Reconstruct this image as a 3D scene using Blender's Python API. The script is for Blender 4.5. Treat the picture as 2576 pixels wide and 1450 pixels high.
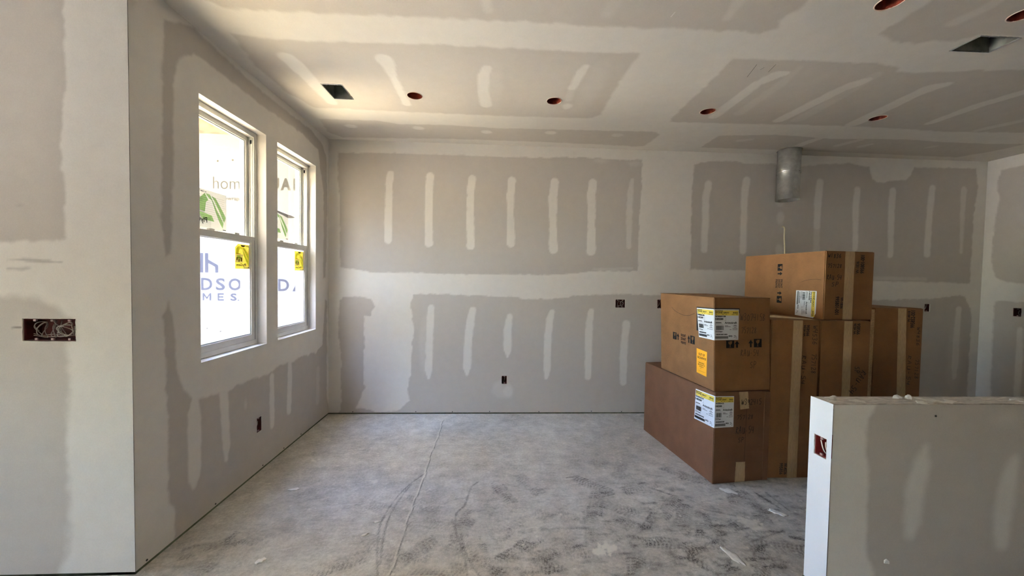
import bpy, bmesh, math, random
import numpy as np
from mathutils import Vector, Matrix

# ---------------------------------------------------------------- camera, sky, sun, lights, exposure
for _o in list(bpy.data.objects):
    bpy.data.objects.remove(_o, do_unlink=True)
SC = bpy.context.scene
COL = SC.collection
PI = math.pi

cam_data = bpy.data.cameras.new('camera')
cam_data.sensor_fit = 'HORIZONTAL'
cam_data.sensor_width = 36.0
cam_data.lens = 930.0 / 2576.0 * 36.0
cam_data.clip_start = 0.05
cam_data.clip_end = 200.0
cam = bpy.data.objects.new('camera', cam_data)
COL.objects.link(cam)
_r = Vector((0.99864506, -0.0493894, 0.016393)); _u = Vector((-0.01489794, 0.03048828, 0.99942409)); _f = Vector((0.04986075, 0.99831415, -0.02971117))
_m = Matrix((_r, _u, -_f)).transposed().to_4x4()
_m.translation = Vector((1.64181, -3.77097, 1.41037))
cam.matrix_world = _m
SC.camera = cam

world = bpy.data.worlds.new('sky')
SC.world = world
world.use_nodes = True
_wn = world.node_tree.nodes; _wl = world.node_tree.links
_wn.clear()
_sky = _wn.new('ShaderNodeTexSky'); _sky.sky_type = 'NISHITA'; _sky.sun_disc = False
_sky.sun_elevation = math.radians(62); _sky.sun_rotation = math.radians(170)
_bg = _wn.new('ShaderNodeBackground'); _bg.inputs['Strength'].default_value = 2.75
_wo = _wn.new('ShaderNodeOutputWorld')
_wl.new(_sky.outputs[0], _bg.inputs[0]); _wl.new(_bg.outputs[0], _wo.inputs[0])

def light(name, kind, loc, energy, color, **kw):
    d = bpy.data.lights.new(name, kind); d.energy = energy; d.color = color
    for k, v in kw.items():
        if k != 'aim': setattr(d, k, v)
    o = bpy.data.objects.new(name, d); COL.objects.link(o); o.location = loc
    if 'aim' in kw:
        o.rotation_euler = Vector(kw['aim']).to_track_quat('-Z', 'Y').to_euler()
    return o
# the midday sun: from beyond the rear of the house, high, leaning away from the left windows
light('sun', 'SUN', (0, -20, 20), 178.0, (1.0, 0.955, 0.89), angle=0.01, aim=(-0.10, 0.42, -0.86))
SC.view_settings.view_transform = 'Standard'
SC.view_settings.look = 'None'
SC.view_settings.gamma = 1.0
SC.view_settings.use_curve_mapping = False
SC.view_settings.exposure = 2.10
SC.cycles.max_bounces = 9
SC.cycles.diffuse_bounces = 6
SC.cycles.glossy_bounces = 3
SC.cycles.transmission_bounces = 4
SC.cycles.transparent_max_bounces = 8
SC.cycles.caustics_reflective = False
SC.cycles.caustics_refractive = False
SC.cycles.sample_clamp_indirect = 8.0
SC.cycles.use_denoising = True
SC.cycles.use_adaptive_sampling = True
SC.cycles.adaptive_threshold = 0.02

# ---------------------------------------------------------------- room measures (metres)
H = 2.74; W = 6.951; Y0 = -2.011          # ceiling, right wall, face of the near left wall
XL = -4.2; YR = -9.5; XR2 = 11.0; YC = -1.95                      # far left wall and rear wall, behind the camera
XH = 3.085; YH = -2.292; YH2 = -2.18; ZT = 0.891; XHE = 4.9   # half wall
random.seed(7)

# ---- joint compound and paper areas of each surface, in metres on that surface
MUD_BACK = (
    ('P',0,0.012,0.012,((0.09,2.612),(0.415,2.619),(0.808,2.624),(1.257,2.623),(1.849,2.622),(2.262,2.631),(2.568,2.645),(2.919,2.632),(3.147,2.635),(3.151,2.359),(3.135,1.996),(3.132,1.824),(3.132,1.491),(2.885,1.491),(2.64,1.482),(2.335,1.441),(1.674,1.434),(1.072,1.432),(0.818,1.439),(0.401,1.436),(0.113,1.479),(0.108,1.846),(0.103,2.179),(0.083,2.394))),
    ('S',1,0.012,((0.602,2.417,0.035),(0.587,2.322,0.035),(0.585,2.078,0.035),(0.578,1.876,0.039),(0.579,1.765,0.039))),
    ('S',1,0.012,((0.991,2.405,0.039),(0.984,2.302,0.039),(0.979,2.025,0.038),(0.984,1.826,0.04),(0.985,1.738,0.04))),
    ('S',1,0.012,((1.411,2.394,0.04),(1.397,2.274,0.036),(1.396,2.035,0.036),(1.404,1.715,0.04))),
    ('S',1,0.012,((1.812,2.386,0.04),(1.798,2.245,0.04),(1.802,2.045,0.032),(1.81,1.755,0.045))),
    ('S',1,0.012,((2.25,2.386,0.041),(2.233,2.237,0.045),(2.238,1.975,0.037),(2.248,1.7,0.045))),
    ('S',1,0.012,((2.64,2.389,0.041),(2.63,2.268,0.045),(2.637,1.984,0.039),(2.639,1.691,0.048))),
    ('S',0.55,0.012,((3.049,2.426,0.021),(3.035,2.32,0.029),(3.029,2.075,0.033),(3.033,1.748,0.025))),
    ('E',0.35,0.02,2.721,2.614,0.074,0.02),
    ('E',0.3,0.02,3.065,2.596,0.083,0.024),
    ('S',0.35,0.01,((2.664,1.503,0.012),(3.073,1.519,0.012))),
    ('P',0,0.014,0.016,((0.828,1.187),(0.835,1.219),(1.11,1.227),(1.475,1.216),(1.881,1.205),(1.95,1.186),(2.282,1.194),(2.505,1.23),(3.008,1.254),(3.38,1.242),(3.974,1.234),(4.844,1.229),(5.72,1.228),(6.363,1.245),(6.573,1.269),(6.673,1.288),(6.761,1.281),(6.827,1.173),(6.858,1.026),(6.851,0.576),(6.854,-0.049),(0.726,-0.034),(0.467,-0.017),(0.077,-0.016),(0.124,0.057),(0.123,0.577),(0.095,0.806),(0.106,1.149),(0.137,1.185),(0.316,1.184),(0.418,1.165),(0.45,1.09),(0.411,1.001),(0.348,0.992),(0.353,0.744),(0.339,0.417),(0.359,0.264),(0.328,0.191),(0.269,0.057),(0.36,0.057),(0.467,0.016),(0.626,0.02),(0.725,0.056),(0.809,0.134),(0.784,0.244),(0.818,0.419),(0.831,0.748),(0.846,0.857),(0.809,1.094))),
    ('S',0.9,0.016,((1.016,1.085,0.032),(1.005,0.984,0.036),(0.999,0.7,0.036),(0.994,0.456,0.036),(0.995,0.367,0.012))),
    ('S',0.9,0.016,((1.433,1.069,0.032),(1.418,0.988,0.04),(1.392,0.784,0.04),(1.384,0.478,0.04),(1.381,0.409,0.016))),
    ('S',0.9,0.016,((1.811,1.005,0.029),(1.792,0.87,0.041),(1.796,0.665,0.041),(1.793,0.595,0.016))),
    ('S',0.9,0.016,((2.248,1.059,0.025),(2.225,0.976,0.037),(2.208,0.791,0.037),(2.206,0.461,0.037),(2.199,0.37,0.017))),
    ('S',0.9,0.016,((2.654,1.068,0.029),(2.636,0.919,0.038),(2.636,0.753,0.038),(2.636,0.388,0.033))),
    ('S',0.9,0.016,((3.029,0.943,0.038),(3.016,0.798,0.038),(3.005,0.589,0.038),(3.011,0.33,0.034))),
    ('E',0.25,0.03,0.959,0.7,0.064,0.285),
    ('E',0.5,0.03,1.803,0.233,0.057,0.066),
    ('E',0.3,0.03,1.741,0.253,0.102,0.091),
    ('P',0,0.018,0.014,((3.698,2.604),(3.858,2.646),(4.169,2.656),(4.242,2.637),(4.531,2.642),(4.67,2.61),(4.93,2.638),(5.394,2.674),(5.608,2.639),(5.645,2.518),(5.714,2.478),(5.896,2.5),(6.025,2.517),(6.085,2.573),(6.113,2.654),(6.816,2.663),(6.849,2.481),(6.821,2.173),(6.82,1.864),(6.817,1.424),(6.308,1.429),(5.71,1.433),(5.009,1.485),(4.283,1.523),(3.69,1.521),(3.691,1.898),(3.683,2.293))),
    ('S',0.9,0.02,((3.857,2.412,0.038),(3.832,2.26,0.038),(3.838,2.095,0.038),(3.833,1.731,0.034))),
    ('S',0.9,0.02,((4.266,2.461,0.039),(4.25,2.312,0.039),(4.253,2.105,0.034),(4.253,1.856,0.035),(4.254,1.723,0.035))),
    ('S',0.9,0.02,((5.069,2.464,0.039),(5.054,2.292,0.04),(5.054,1.999,0.035))),
    ('S',0.9,0.02,((5.487,2.396,0.035),(5.477,2.22,0.036),(5.489,1.773,0.027))),
    ('S',0.9,0.02,((5.883,2.395,0.036),(5.876,2.188,0.036),(5.89,1.713,0.031))),
    ('S',0.9,0.02,((6.332,2.437,0.036),(6.315,2.241,0.036),(6.306,1.9,0.036),(6.306,1.73,0.036))),
    ('S',0.45,0.02,((5.055,1.978,0.035),(5.059,1.663,0.035))),
    ('S',0.6,0.02,((6.692,2.43,0.032),(6.688,2.165,0.027),(6.697,1.759,0.018))),
    ('E',0.4,0.02,4.637,2.24,0.052,0.037),
    ('E',0.5,0.02,4.648,2.078,0.044,0.067),
    ('E',0.5,0.02,4.649,1.731,0.044,0.067),
    ('S',0.4,0.014,((6.306,1.459,0.017),(5.709,1.463,0.017))),
    ('S',0.8,0.02,((6.704,1.141,0.032),(6.694,0.828,0.037),(6.692,0.522,0.042),(6.69,0.391,0.023))),
    ('E',0.25,0.05,6.678,0.61,0.083,0.395),
)
MUD_LEFT = (
    ('P',0,0.022,0.014,((-1.824,2.652),(-1.677,2.731),(-1.425,2.712),(-1.133,2.685),(-0.636,2.683),(-0.354,2.688),(-0.131,2.636),(-0.056,2.548),(-0.037,2.072),(-0.053,1.604),(-0.069,1.37),(-0.12,1.37),(-0.112,1.753),(-0.114,2.209),(-0.171,2.382),(-0.227,2.559),(-0.531,2.599),(-1.133,2.586),(-1.383,2.596),(-1.587,2.598),(-1.642,2.594),(-1.705,2.55),(-1.737,2.517),(-1.764,2.449),(-1.778,2.323),(-1.778,2.125),(-1.789,1.822),(-1.802,1.498),(-1.834,1.486),(-1.856,1.651),(-1.852,1.808),(-1.843,2.163),(-1.837,2.453))),
    ('P',0,0.022,0.016,((-1.819,1.254),(-1.847,1.188),(-1.838,0.845),(-1.827,0.61),(-1.832,0.26),(-1.8,0.18),(-1.794,0.047),(-1.807,-0.028),(-1.934,-0.131),(-0.87,-0.165),(0.089,-0.108),(-0.039,0.183),(-0.042,1.135),(-0.085,1.169),(-0.102,0.984),(-0.135,0.73),(-0.262,0.675),(-0.479,0.696),(-0.671,0.681),(-0.846,0.697),(-1.016,0.671),(-1.343,0.681),(-1.4,0.671),(-1.474,0.674),(-1.57,0.686),(-1.666,0.711),(-1.733,0.781),(-1.767,0.865),(-1.783,0.985),(-1.799,1.183))),
    ('S',0.9,0.02,((-1.658,0.709,0.022),(-1.664,0.629,0.044),(-1.664,0.428,0.046),(-1.668,0.274,0.042),(-1.674,0.219,0.017))),
    ('S',0.9,0.02,((-1.441,0.669,0.036),(-1.432,0.493,0.033),(-1.42,0.338,0.034),(-1.424,0.252,0.017))),
    ('S',0.9,0.02,((-0.949,0.638,0.025),(-0.95,0.453,0.03),(-0.945,0.271,0.025))),
    ('S',0.9,0.02,((-0.706,0.689,0.023),(-0.707,0.5,0.035),(-0.719,0.293,0.03))),
    ('S',0.3,0.02,((-0.223,0.509,0.032),(-0.231,0.208,0.032))),
    ('E',0.4,0.015,-1.242,0.533,0.013,0.027),
)
MUD_RIGHT = (
    ('P',0,0.02,0.014,((-0.104,2.621),(-0.287,2.616),(-0.594,2.582),(-0.642,1.358),(-0.324,1.428),(-0.203,1.442),(-0.113,1.492),(-0.068,1.653),(-0.071,1.907),(-0.077,2.062),(-0.108,2.3),(-0.086,2.463),(-0.1,2.572))),
    ('P',0,0.02,0.014,((-0.107,1.183),(-0.133,1.232),(-0.172,1.247),(-0.332,1.237),(-0.647,1.23),(-0.709,-0.328),(-0.129,-0.215),(-0.124,0.216),(-0.116,0.722))),
    ('S',0.8,0.02,((-0.317,0.963,0.022),(-0.318,0.681,0.025),(-0.317,0.276,0.023))),
)
MUD_NEAR = (
    ('P',0,0.02,0.014,((-1.006,2.658),(-0.267,2.699),(-0.269,2.597),(-0.262,2.267),(-0.291,1.952),(-0.278,1.781),(-0.277,1.622),(-0.282,1.551),(-0.302,1.538),(-0.42,1.535),(-0.553,1.531),(-1.042,1.521))),
    ('P',0,0.05,0.018,((-1.049,1.287),(-0.558,1.283),(-0.458,1.29),(-0.391,1.278),(-0.325,1.238),(-0.291,1.211),(-0.258,1.185),(-0.256,1.104),(-0.288,1.056),(-0.276,0.959),(-0.271,0.866),(-0.281,0.74),(-0.286,0.598),(-0.28,0.373),(-0.281,0.272),(-0.295,0.109),(-0.336,0.001),(-0.35,-0.092),(-1.093,-0.072))),
    ('S',-0.9,0.01,((-0.525,1.448,0.002),(-0.455,1.452,0.005),(-0.371,1.446,0.006),(-0.296,1.444,0.002))),
    ('S',-0.7,0.012,((-0.522,1.411,0.004),(-0.472,1.41,0.007),(-0.43,1.415,0.004))),
    ('S',-1.5,0.004,((-0.515,1.144,0.001),(-0.471,1.15,0.001))),
    ('E',-0.35,0.01,-0.466,1.691,0.012,0.007),
)
MUD_CEIL = (
    ('P',0,0.03,0.02,((0.074,-1.938),(0.236,-1.831),(0.272,-1.795),(0.73,-1.795),(1.129,-1.807),(1.404,-1.804),(1.966,-1.815),(2.109,-1.804),(2.585,-1.818),(2.995,-1.823),(3.044,-1.807),(3.119,-1.858),(3.086,-1.916),(3.105,-2.006),(3.085,-2.195),(2.62,-2.552),(-0.488,-2.349))),
    ('S',0.45,0.03,((1.589,-2.09,0.026),(1.588,-1.949,0.027),(1.59,-1.885,0.024))),
    ('S',0.4,0.05,((2.177,-2.131,0.035),(2.205,-1.993,0.036),(2.194,-1.902,0.032))),
    ('S',0.5,0.03,((2.761,-2.172,0.027),(2.788,-2.015,0.029),(2.802,-1.912,0.022))),
    ('P',0,0.03,0.016,((0.164,-1.588),(0.394,-1.56),(0.635,-1.561),(1.07,-1.576),(1.298,-1.586),(1.629,-1.582),(1.942,-1.583),(2.224,-1.586),(2.484,-1.594),(2.473,-1.453),(2.472,-1.139),(2.488,-0.773),(2.436,-0.708),(2.385,-0.689),(2.11,-0.68),(1.809,-0.676),(1.19,-0.682),(0.841,-0.681),(0.412,-0.701),(0.195,-0.689),(0.105,-0.914),(0.089,-1.278))),
    ('S',1,0.02,((0.35,-1.385,0.053),(0.36,-1.3,0.056),(0.367,-1.133,0.046),(0.37,-0.798,0.039))),
    ('S',1,0.02,((0.943,-1.41,0.055),(0.953,-1.36,0.046),(0.949,-1.205,0.024),(0.947,-0.821,0.031))),
    ('S',1,0.02,((1.579,-1.365,0.032),(1.554,-1.279,0.039),(1.55,-1.04,0.041),(1.564,-0.861,0.047))),
    ('S',1,0.02,((2.199,-1.431,0.024),(2.186,-1.367,0.029),(2.178,-1.218,0.031),(2.167,-1.164,0.027))),
    ('S',0.4,0.025,((2.167,-1.164,0.026),(2.178,-1.002,0.028))),
    ('E',0.9,0.015,2.192,-0.888,0.037,0.048),
    ('E',0.3,0.05,1.616,-1.13,0.062,0.305),
    ('E',0.25,0.05,2.308,-1.186,0.069,0.272),
    ('P',0,0.025,0.014,((0.069,-0.188),(0.124,-0.481),(0.621,-0.485),(0.777,-0.432),(1.251,-0.449),(1.594,-0.419),(2.213,-0.44),(2.797,-0.457),(3.043,-0.471),(3.149,-0.416),(3.141,-0.246),(3.118,-0.114),(3.049,-0.085),(2.702,-0.108),(1.843,-0.123),(1.11,-0.117),(0.689,-0.088),(0.156,-0.058))),
    ('E',1,0.012,0.34,-0.345,0.051,0.039),
    ('E',1,0.012,0.941,-0.356,0.051,0.038),
    ('E',1,0.012,1.553,-0.325,0.051,0.038),
    ('E',1,0.012,2.143,-0.36,0.051,0.038),
    ('E',0.6,0.012,2.766,-0.356,0.051,0.04),
    ('P',0,0.025,0.016,((3.059,-1.583),(3.43,-1.596),(3.946,-1.603),(4.119,-1.574),(4.156,-1.524),(4.285,-1.525),(4.566,-1.574),(4.884,-1.613),(5.372,-1.673),(6.77,-0.906),(6.233,-0.737),(5.555,-0.693),(5.246,-0.717),(4.689,-0.734),(4.172,-0.72),(3.801,-0.703),(3.327,-0.685),(3.112,-0.682),(3.086,-0.735),(3.074,-1.137))),
    ('S',0.95,0.015,((3.481,-1.452,0.034),(3.438,-1.429,0.052),(3.394,-1.323,0.041),(3.409,-0.817,0.042))),
    ('S',0.95,0.015,((4.061,-1.412,0.04),(4.038,-1.37,0.054),(4.016,-1.31,0.048),(3.976,-0.798,0.049))),
    ('S',0.95,0.015,((4.629,-1.408,0.039),(4.584,-1.362,0.062),(4.581,-1.28,0.051),(4.635,-0.786,0.059))),
    ('S',0.95,0.015,((5.276,-1.44,0.049),(5.266,-1.365,0.052),(5.214,-1.159,0.053),(5.226,-0.855,0.037))),
    ('S',0.6,0.02,((5.898,-1.092,0.042),(5.889,-0.961,0.048),(5.793,-0.758,0.04))),
    ('S',0.3,0.03,((3.522,-1.518,0.022),(3.556,-1.315,0.035),(3.569,-0.889,0.043))),
    ('S',0.3,0.03,((4.059,-1.479,0.037),(4.099,-1.223,0.044),(4.116,-0.826,0.053))),
    ('P',0,0.02,0.012,((3.689,-0.428),(4.16,-0.5),(4.53,-0.477),(4.704,-0.454),(5.136,-0.485),(5.507,-0.5),(5.841,-0.471),(6.258,-0.47),(6.679,-0.51),(6.65,-0.628),(6.579,-0.28),(6.457,-0.095),(5.81,-0.106),(4.572,-0.129),(3.69,-0.124))),
    ('S',0.5,0.012,((4.039,-0.372,0.023),(3.95,-0.333,0.035))),
    ('S',0.9,0.012,((4.643,-0.478,0.034),(4.612,-0.386,0.043),(4.593,-0.223,0.042))),
    ('S',0.6,0.012,((5.023,-0.445,0.038),(4.967,-0.303,0.039))),
    ('S',0.6,0.012,((5.233,-0.351,0.028),(5.209,-0.305,0.043))),
    ('S',0.5,0.012,((5.88,-0.359,0.031),(5.85,-0.334,0.031))),
    ('P',0,0.03,0.02,((3.677,-2.099),(3.677,-1.868),(3.772,-1.812),(3.965,-1.796),(4.023,-1.824),(4.149,-1.83),(4.199,-1.891),(4.456,-1.891),(5.098,-1.949),(4.297,-2.36),(3.64,-2.234))),
    ('S',0.5,0.03,((3.972,-2.133,0.027),(3.983,-2.07,0.036),(3.961,-1.971,0.036))),
)
MUD_HALF = (
    ('P',1,0.03,0.012,((3.019,0.941),(3.274,0.907),(3.275,0.89),(3.27,0.856),(3.244,0.834),(3.239,0.721),(3.257,0.521),(3.26,0.261),(3.301,0.162),(3.308,0.021),(3.022,0.029))),
    ('S',0.85,0.05,((3.508,0.7,0.015),(3.493,0.631,0.037),(3.471,0.509,0.044),(3.464,0.387,0.04),(3.458,0.326,0.022))),
    ('S',0.75,0.05,((3.923,0.644,0.026),(3.897,0.539,0.041),(3.882,0.398,0.045),(3.881,0.277,0.03))),
    ('E',0.35,0.05,3.876,0.827,0.059,0.028),
)
FOOTPRINTS = ((1.259, -1.912, 0.78, 0.55), (1.083, -1.866, 2.54, 0.5), (1.431, -1.909, 0.65, 0.6), (0.927, -1.971, 0.44, 0.6), (1.401, -2.019, -0.12, 0.7), (1.599, -1.943, 1.94, 0.6), (1.499, -1.708, 1.32, 0.6), (1.388, -1.698, -0.13, 0.4), (1.723, -1.387, 1.96, 0.7), (1.648, -1.521, 1.17, 0.6), (1.799, -1.903, 0.7, 0.8), (1.904, -1.298, 2.06, 0.45), (1.223, -1.511, -0.48, 0.4), (0.956, -1.528, -0.43, 0.4), (1.168, -1.641, 2.34, 0.4), (2.332, -1.321, 2.41, 0.7), (2.422, -1.575, -0.55, 0.8), (2.311, -1.504, 1.2, 0.7), (2.652, -1.356, 0.3, 0.7), (2.749, -1.571, 0.75, 0.8), (3.112, -1.283, -0.55, 0.6), (3.021, -1.186, 2.42, 0.5), (3.308, -1.514, 1.5, 0.7), (2.391, -1.741, 0.75, 0.6), (2.218, -1.746, 1.42, 0.5), (2.52, -1.873, -0.09, 0.9), (2.864, -1.753, 1.12, 0.9), (2.944, -1.785, 0.36, 0.9), (2.779, -1.898, 0.27, 0.8), (3.004, -2.03, 0.78, 0.9), (2.753, -2.053, 2.38, 0.8), (2.109, -1.928, 0.23, 0.5), (3.157, -1.926, 2.9, 0.8), (3.277, -1.607, 1.32, 0.8), (1.978, -1.924, 0.42, 0.6), (3.245, -1.434, 1.2, 0.7), (2.603, -1.658, 0.64, 0.6), (2.794, -1.663, 0.98, 0.7), (1.871, -2.028, 0.17, 0.7), (1.678, -2.022, -0.34, 0.7), (2.356, -2.042, 1.19, 0.7), (2.6, -1.112, 1.12, 0.35), (2.393, -0.989, -0.54, 0.3), (1.77, -1.741, 0.62, 0.5), (2.034, -1.644, -0.14, 0.4), (0.289, -1.866, 1.52, 0.7), (0.229, -1.837, 0.4, 0.6), (0.36, -1.826, 0.77, 0.4))

# ---------------------------------------------------------------- helpers
def tag(o, label=None, cat=None, group=None, kind=None):
    if label: o['label'] = label
    if cat: o['category'] = cat
    if group: o['group'] = group
    if kind: o['kind'] = kind
    return o

def link_mesh(name, verts, faces, mat=None, parent=None, smooth=False):
    me = bpy.data.meshes.new(name)
    me.from_pydata([tuple(v) for v in verts], [], faces)
    me.update()
    if mat: me.materials.append(mat)
    if smooth: me.polygons.foreach_set('use_smooth', [True] * len(me.polygons))
    o = bpy.data.objects.new(name, me); COL.objects.link(o)
    if parent: o.parent = parent
    return o

def empty(name, loc=(0, 0, 0), rz=0.0):
    o = bpy.data.objects.new(name, None); COL.objects.link(o)
    o.empty_display_size = 0.05; o.location = loc; o.rotation_euler = (0, 0, rz)
    return o

class MB:
    """collects simple shapes into one mesh"""
    def __init__(s): s.v = []; s.f = []
    def box(s, x0, x1, y0, y1, z0, z1, open_=''):
        b = len(s.v)
        s.v += [(x0,y0,z0),(x1,y0,z0),(x1,y1,z0),(x0,y1,z0),(x0,y0,z1),(x1,y0,z1),(x1,y1,z1),(x0,y1,z1)]
        F = {'b':(0,3,2,1),'t':(4,5,6,7),'f':(0,1,5,4),'k':(2,3,7,6),'l':(0,4,7,3),'r':(1,2,6,5)}
        s.f += [tuple(b+i for i in q) for k, q in F.items() if k not in open_]
        return s
    def poly(s, pts):
        b = len(s.v); s.v += list(pts); s.f.append(tuple(range(b, b+len(pts)))); return s
    def tube(s, pts, r, n=8, cap=True):
        pts = [Vector(q) for q in pts]; b0 = len(s.v); up = None
        for i, q in enumerate(pts):
            t = (pts[min(i+1, len(pts)-1)] - pts[max(i-1, 0)]).normalized()
            if up is None: up = t.orthogonal().normalized()
            up = (up - t*up.dot(t)).normalized(); w = t.cross(up)
            rr = r[i] if isinstance(r, (list, tuple)) else r
            for k in range(n):
                a = 2*PI*k/n; s.v.append(tuple(q + up*(rr*math.cos(a)) + w*(rr*math.sin(a))))
        for i in range(len(pts)-1):
            for k in range(n):
                a = b0+i*n+k; c = b0+i*n+(k+1) % n
                s.f.append((a, c, c+n, a+n))
        if cap:
            s.f.append(tuple(b0+k for k in reversed(range(n))))
            s.f.append(tuple(b0+(len(pts)-1)*n+k for k in range(n)))
        return s
    def lathe(s, prof, n=32, centre=(0, 0), axis='z'):
        b0 = len(s.v)
        for (r, z) in prof:
            for k in range(n):
                a = 2*PI*k/n; s.v.append((centre[0]+r*math.cos(a), centre[1]+r*math.sin(a), z))
        for i in range(len(prof)-1):
            for k in range(n):
                a = b0+i*n+k; c = b0+i*n+(k+1) % n
                s.f.append((a, c, c+n, a+n))
        return s
    def build(s, name, mat=None, parent=None, bevel=0, smooth=False, seg=2):
        o = link_mesh(name, s.v, s.f, mat, parent, smooth)
        if bevel:
            bm = bmesh.new(); bm.from_mesh(o.data)
            bmesh.ops.bevel(bm, geom=list(bm.edges), offset=bevel, segments=seg, affect='EDGES', profile=0.6)
            bm.to_mesh(o.data); bm.free()
        return o

def catmull(pts, n=8):
    P = [Vector(q) for q in pts]; P = [P[0]*2-P[1]] + P + [P[-1]*2-P[-2]]; out = []
    for i in range(1, len(P)-2):
        for k in range(n):
            t = k/n
            out.append(0.5*((2*P[i]) + (P[i+1]-P[i-1])*t + (2*P[i-1]-5*P[i]+4*P[i+1]-P[i+2])*t*t + (3*P[i]-P[i-1]-3*P[i+1]+P[i+2])*t**3))
    out.append(P[-2]); return out

# ---- materials
class NT:
    def __init__(s, name):
        s.m = bpy.data.materials.new(name); s.m.use_nodes = True
        s.t = s.m.node_tree; s.n = s.t.nodes; s.l = s.t.links
        s.b = s.n['Principled BSDF']; s.out = s.n['Material Output']
    def node(s, typ, **kw):
        q = s.n.new(typ)
        for k, v in kw.items():
            if k.startswith('i_'): q.inputs[k[2:].replace('_', ' ')].default_value = v
            else: setattr(q, k, v)
        return q
    def geo(s): return s.node('ShaderNodeNewGeometry').outputs['Position']
    def obj(s): return s.node('ShaderNodeTexCoord').outputs['Object']
    def noise(s, scale, detail=3, vec=None, rough=0.5, stretch=None):
        q = s.node('ShaderNodeTexNoise', i_Scale=scale, i_Detail=detail, i_Roughness=rough)
        v = vec if vec is not None else s.geo()
        if stretch:
            mp = s.node('ShaderNodeMapping'); mp.inputs['Scale'].default_value = stretch
            s.l.new(v, mp.inputs[0]); v = mp.outputs[0]
        s.l.new(v, q.inputs['Vector']); return q.outputs['Fac']
    def ramp(s, fac, stops):
        q = s.node('ShaderNodeValToRGB'); e = q.color_ramp.elements
        while len(e) < len(stops): e.new(0.5)
        for el, (p, c) in zip(e, stops):
            el.position = p; el.color = (c, c, c, 1) if not isinstance(c, tuple) else (*c, 1)
        s.l.new(fac, q.inputs[0]); return q.outputs[0]
    def mix(s, fac, a, b, mode='MIX'):
        q = s.node('ShaderNodeMix', data_type='RGBA', blend_type=mode)
        for inp, v in ((q.inputs['Factor'], fac), (q.inputs['A'], a), (q.inputs['B'], b)):
            if hasattr(v, 'is_output') or isinstance(v, bpy.types.NodeSocket): s.l.new(v, inp)
            elif isinstance(v, (int, float)):
                inp.default_value = v if inp.type == 'VALUE' else (v, v, v, 1)
            else: inp.default_value = (*v, 1)
        return q.outputs['Result']
    def math(s, op, a, b=0.0, clamp=False):
        q = s.node('ShaderNodeMath', operation=op, use_clamp=clamp)
        for inp, v in zip(q.inputs, (a, b)):
            if isinstance(v, bpy.types.NodeSocket): s.l.new(v, inp)
            else: inp.default_value = v
        return q.outputs[0]
    def color(s, c):
        if isinstance(c, bpy.types.NodeSocket): s.l.new(c, s.b.inputs['Base Color'])
        else: s.b.inputs['Base Color'].default_value = (*c, 1)
    def bump(s, h, strength=0.3, dist=0.002):
        q = s.node('ShaderNodeBump', i_Strength=strength, i_Distance=dist)
        s.l.new(h, q.inputs['Height']); s.l.new(q.outputs[0], s.b.inputs['Normal'])
    def done(s, rough=0.8, metal=0.0, spec=0.3):
        if not isinstance(rough, bpy.types.NodeSocket): s.b.inputs['Roughness'].default_value = rough
        else: s.l.new(rough, s.b.inputs['Roughness'])
        s.b.inputs['Metallic'].default_value = metal
        s.b.inputs['Specular IOR Level'].default_value = spec
        return s.m

def mottled(name, col, var=0.12, scale=30, rough=0.7, metal=0.0, spec=0.3, bump=0.0, stretch=None, local=False):
    t = NT(name)
    n = t.noise(scale, 4, vec=t.obj() if local else None, stretch=stretch)
    lo = tuple(max(0, c*(1-var)) for c in col); hi = tuple(min(1, c*(1+var)) for c in col)
    t.color(t.ramp(n, [(0.3, lo), (0.7, hi)]))
    if bump: t.bump(n, bump, 0.002)
    return t.done(rough, metal, spec)

def drywall_material(name, paper, mud, contrast=1.0):
    """gypsum board paper and joint compound, told apart by the painted 'finish' attribute (r compound, g dirt)"""
    t = NT(name)
    at = t.node('ShaderNodeAttribute', attribute_name='finish')
    sep = t.node('ShaderNodeSeparateColor'); t.l.new(at.outputs['Color'], sep.inputs[0])
    fine = t.noise(220, 3); mid = t.noise(14, 4); big = t.noise(1.6, 2)
    fac = t.math('ADD', sep.outputs[0], t.math('MULTIPLY', t.math('SUBTRACT', fine, 0.5), 0.16), True)
    base = t.mix(fac, paper, mud)
    v = t.math('ADD', t.math('MULTIPLY', t.math('SUBTRACT', mid, 0.5), 0.10), t.math('MULTIPLY', t.math('SUBTRACT', big, 0.5), 0.10))
    v = t.math('ADD', v, t.math('MULTIPLY', t.math('SUBTRACT', fine, 0.5), 0.10))
    v = t.math('ADD', v, 1.0)
    base = t.mix(1.0, base, v, 'MULTIPLY')
    base = t.mix(sep.outputs[1], base, (0.10, 0.085, 0.075))
    t.color(base); t.bump(fine, 0.12, 0.001)
    return t.done(0.92, 0, 0.15)

M = {}
M['drywall'] = drywall_material('drywall', (0.555, 0.515, 0.468), (0.775, 0.74, 0.685))
M['drywall_ceiling'] = drywall_material('drywall_ceiling', (0.56, 0.515, 0.455), (0.71, 0.67, 0.605))
M['compound'] = mottled('compound', (0.78, 0.75, 0.69), 0.08, 40, 0.9, bump=0.3)
M['dusty_compound'] = mottled('dusty_compound', (0.66, 0.61, 0.53), 0.1, 40, 0.95, bump=0.3)
M['primed'] = mottled('primed', (0.80, 0.80, 0.80), 0.02, 6, 0.85)  # neutral white, used on the end face of the half wall
M['gypsum'] = mottled('gypsum', (0.70, 0.66, 0.58), 0.12, 60, 0.95)
M['sheathing'] = mottled('sheathing', (0.42, 0.29, 0.16), 0.3, 18, 0.9)
M['sill_plate'] = mottled('sill_plate', (0.09, 0.10, 0.06), 0.35, 20, 0.9)
M['lumber'] = mottled('lumber', (0.50, 0.38, 0.25), 0.2, 10, 0.85, stretch=(1, 12, 12))
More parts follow.
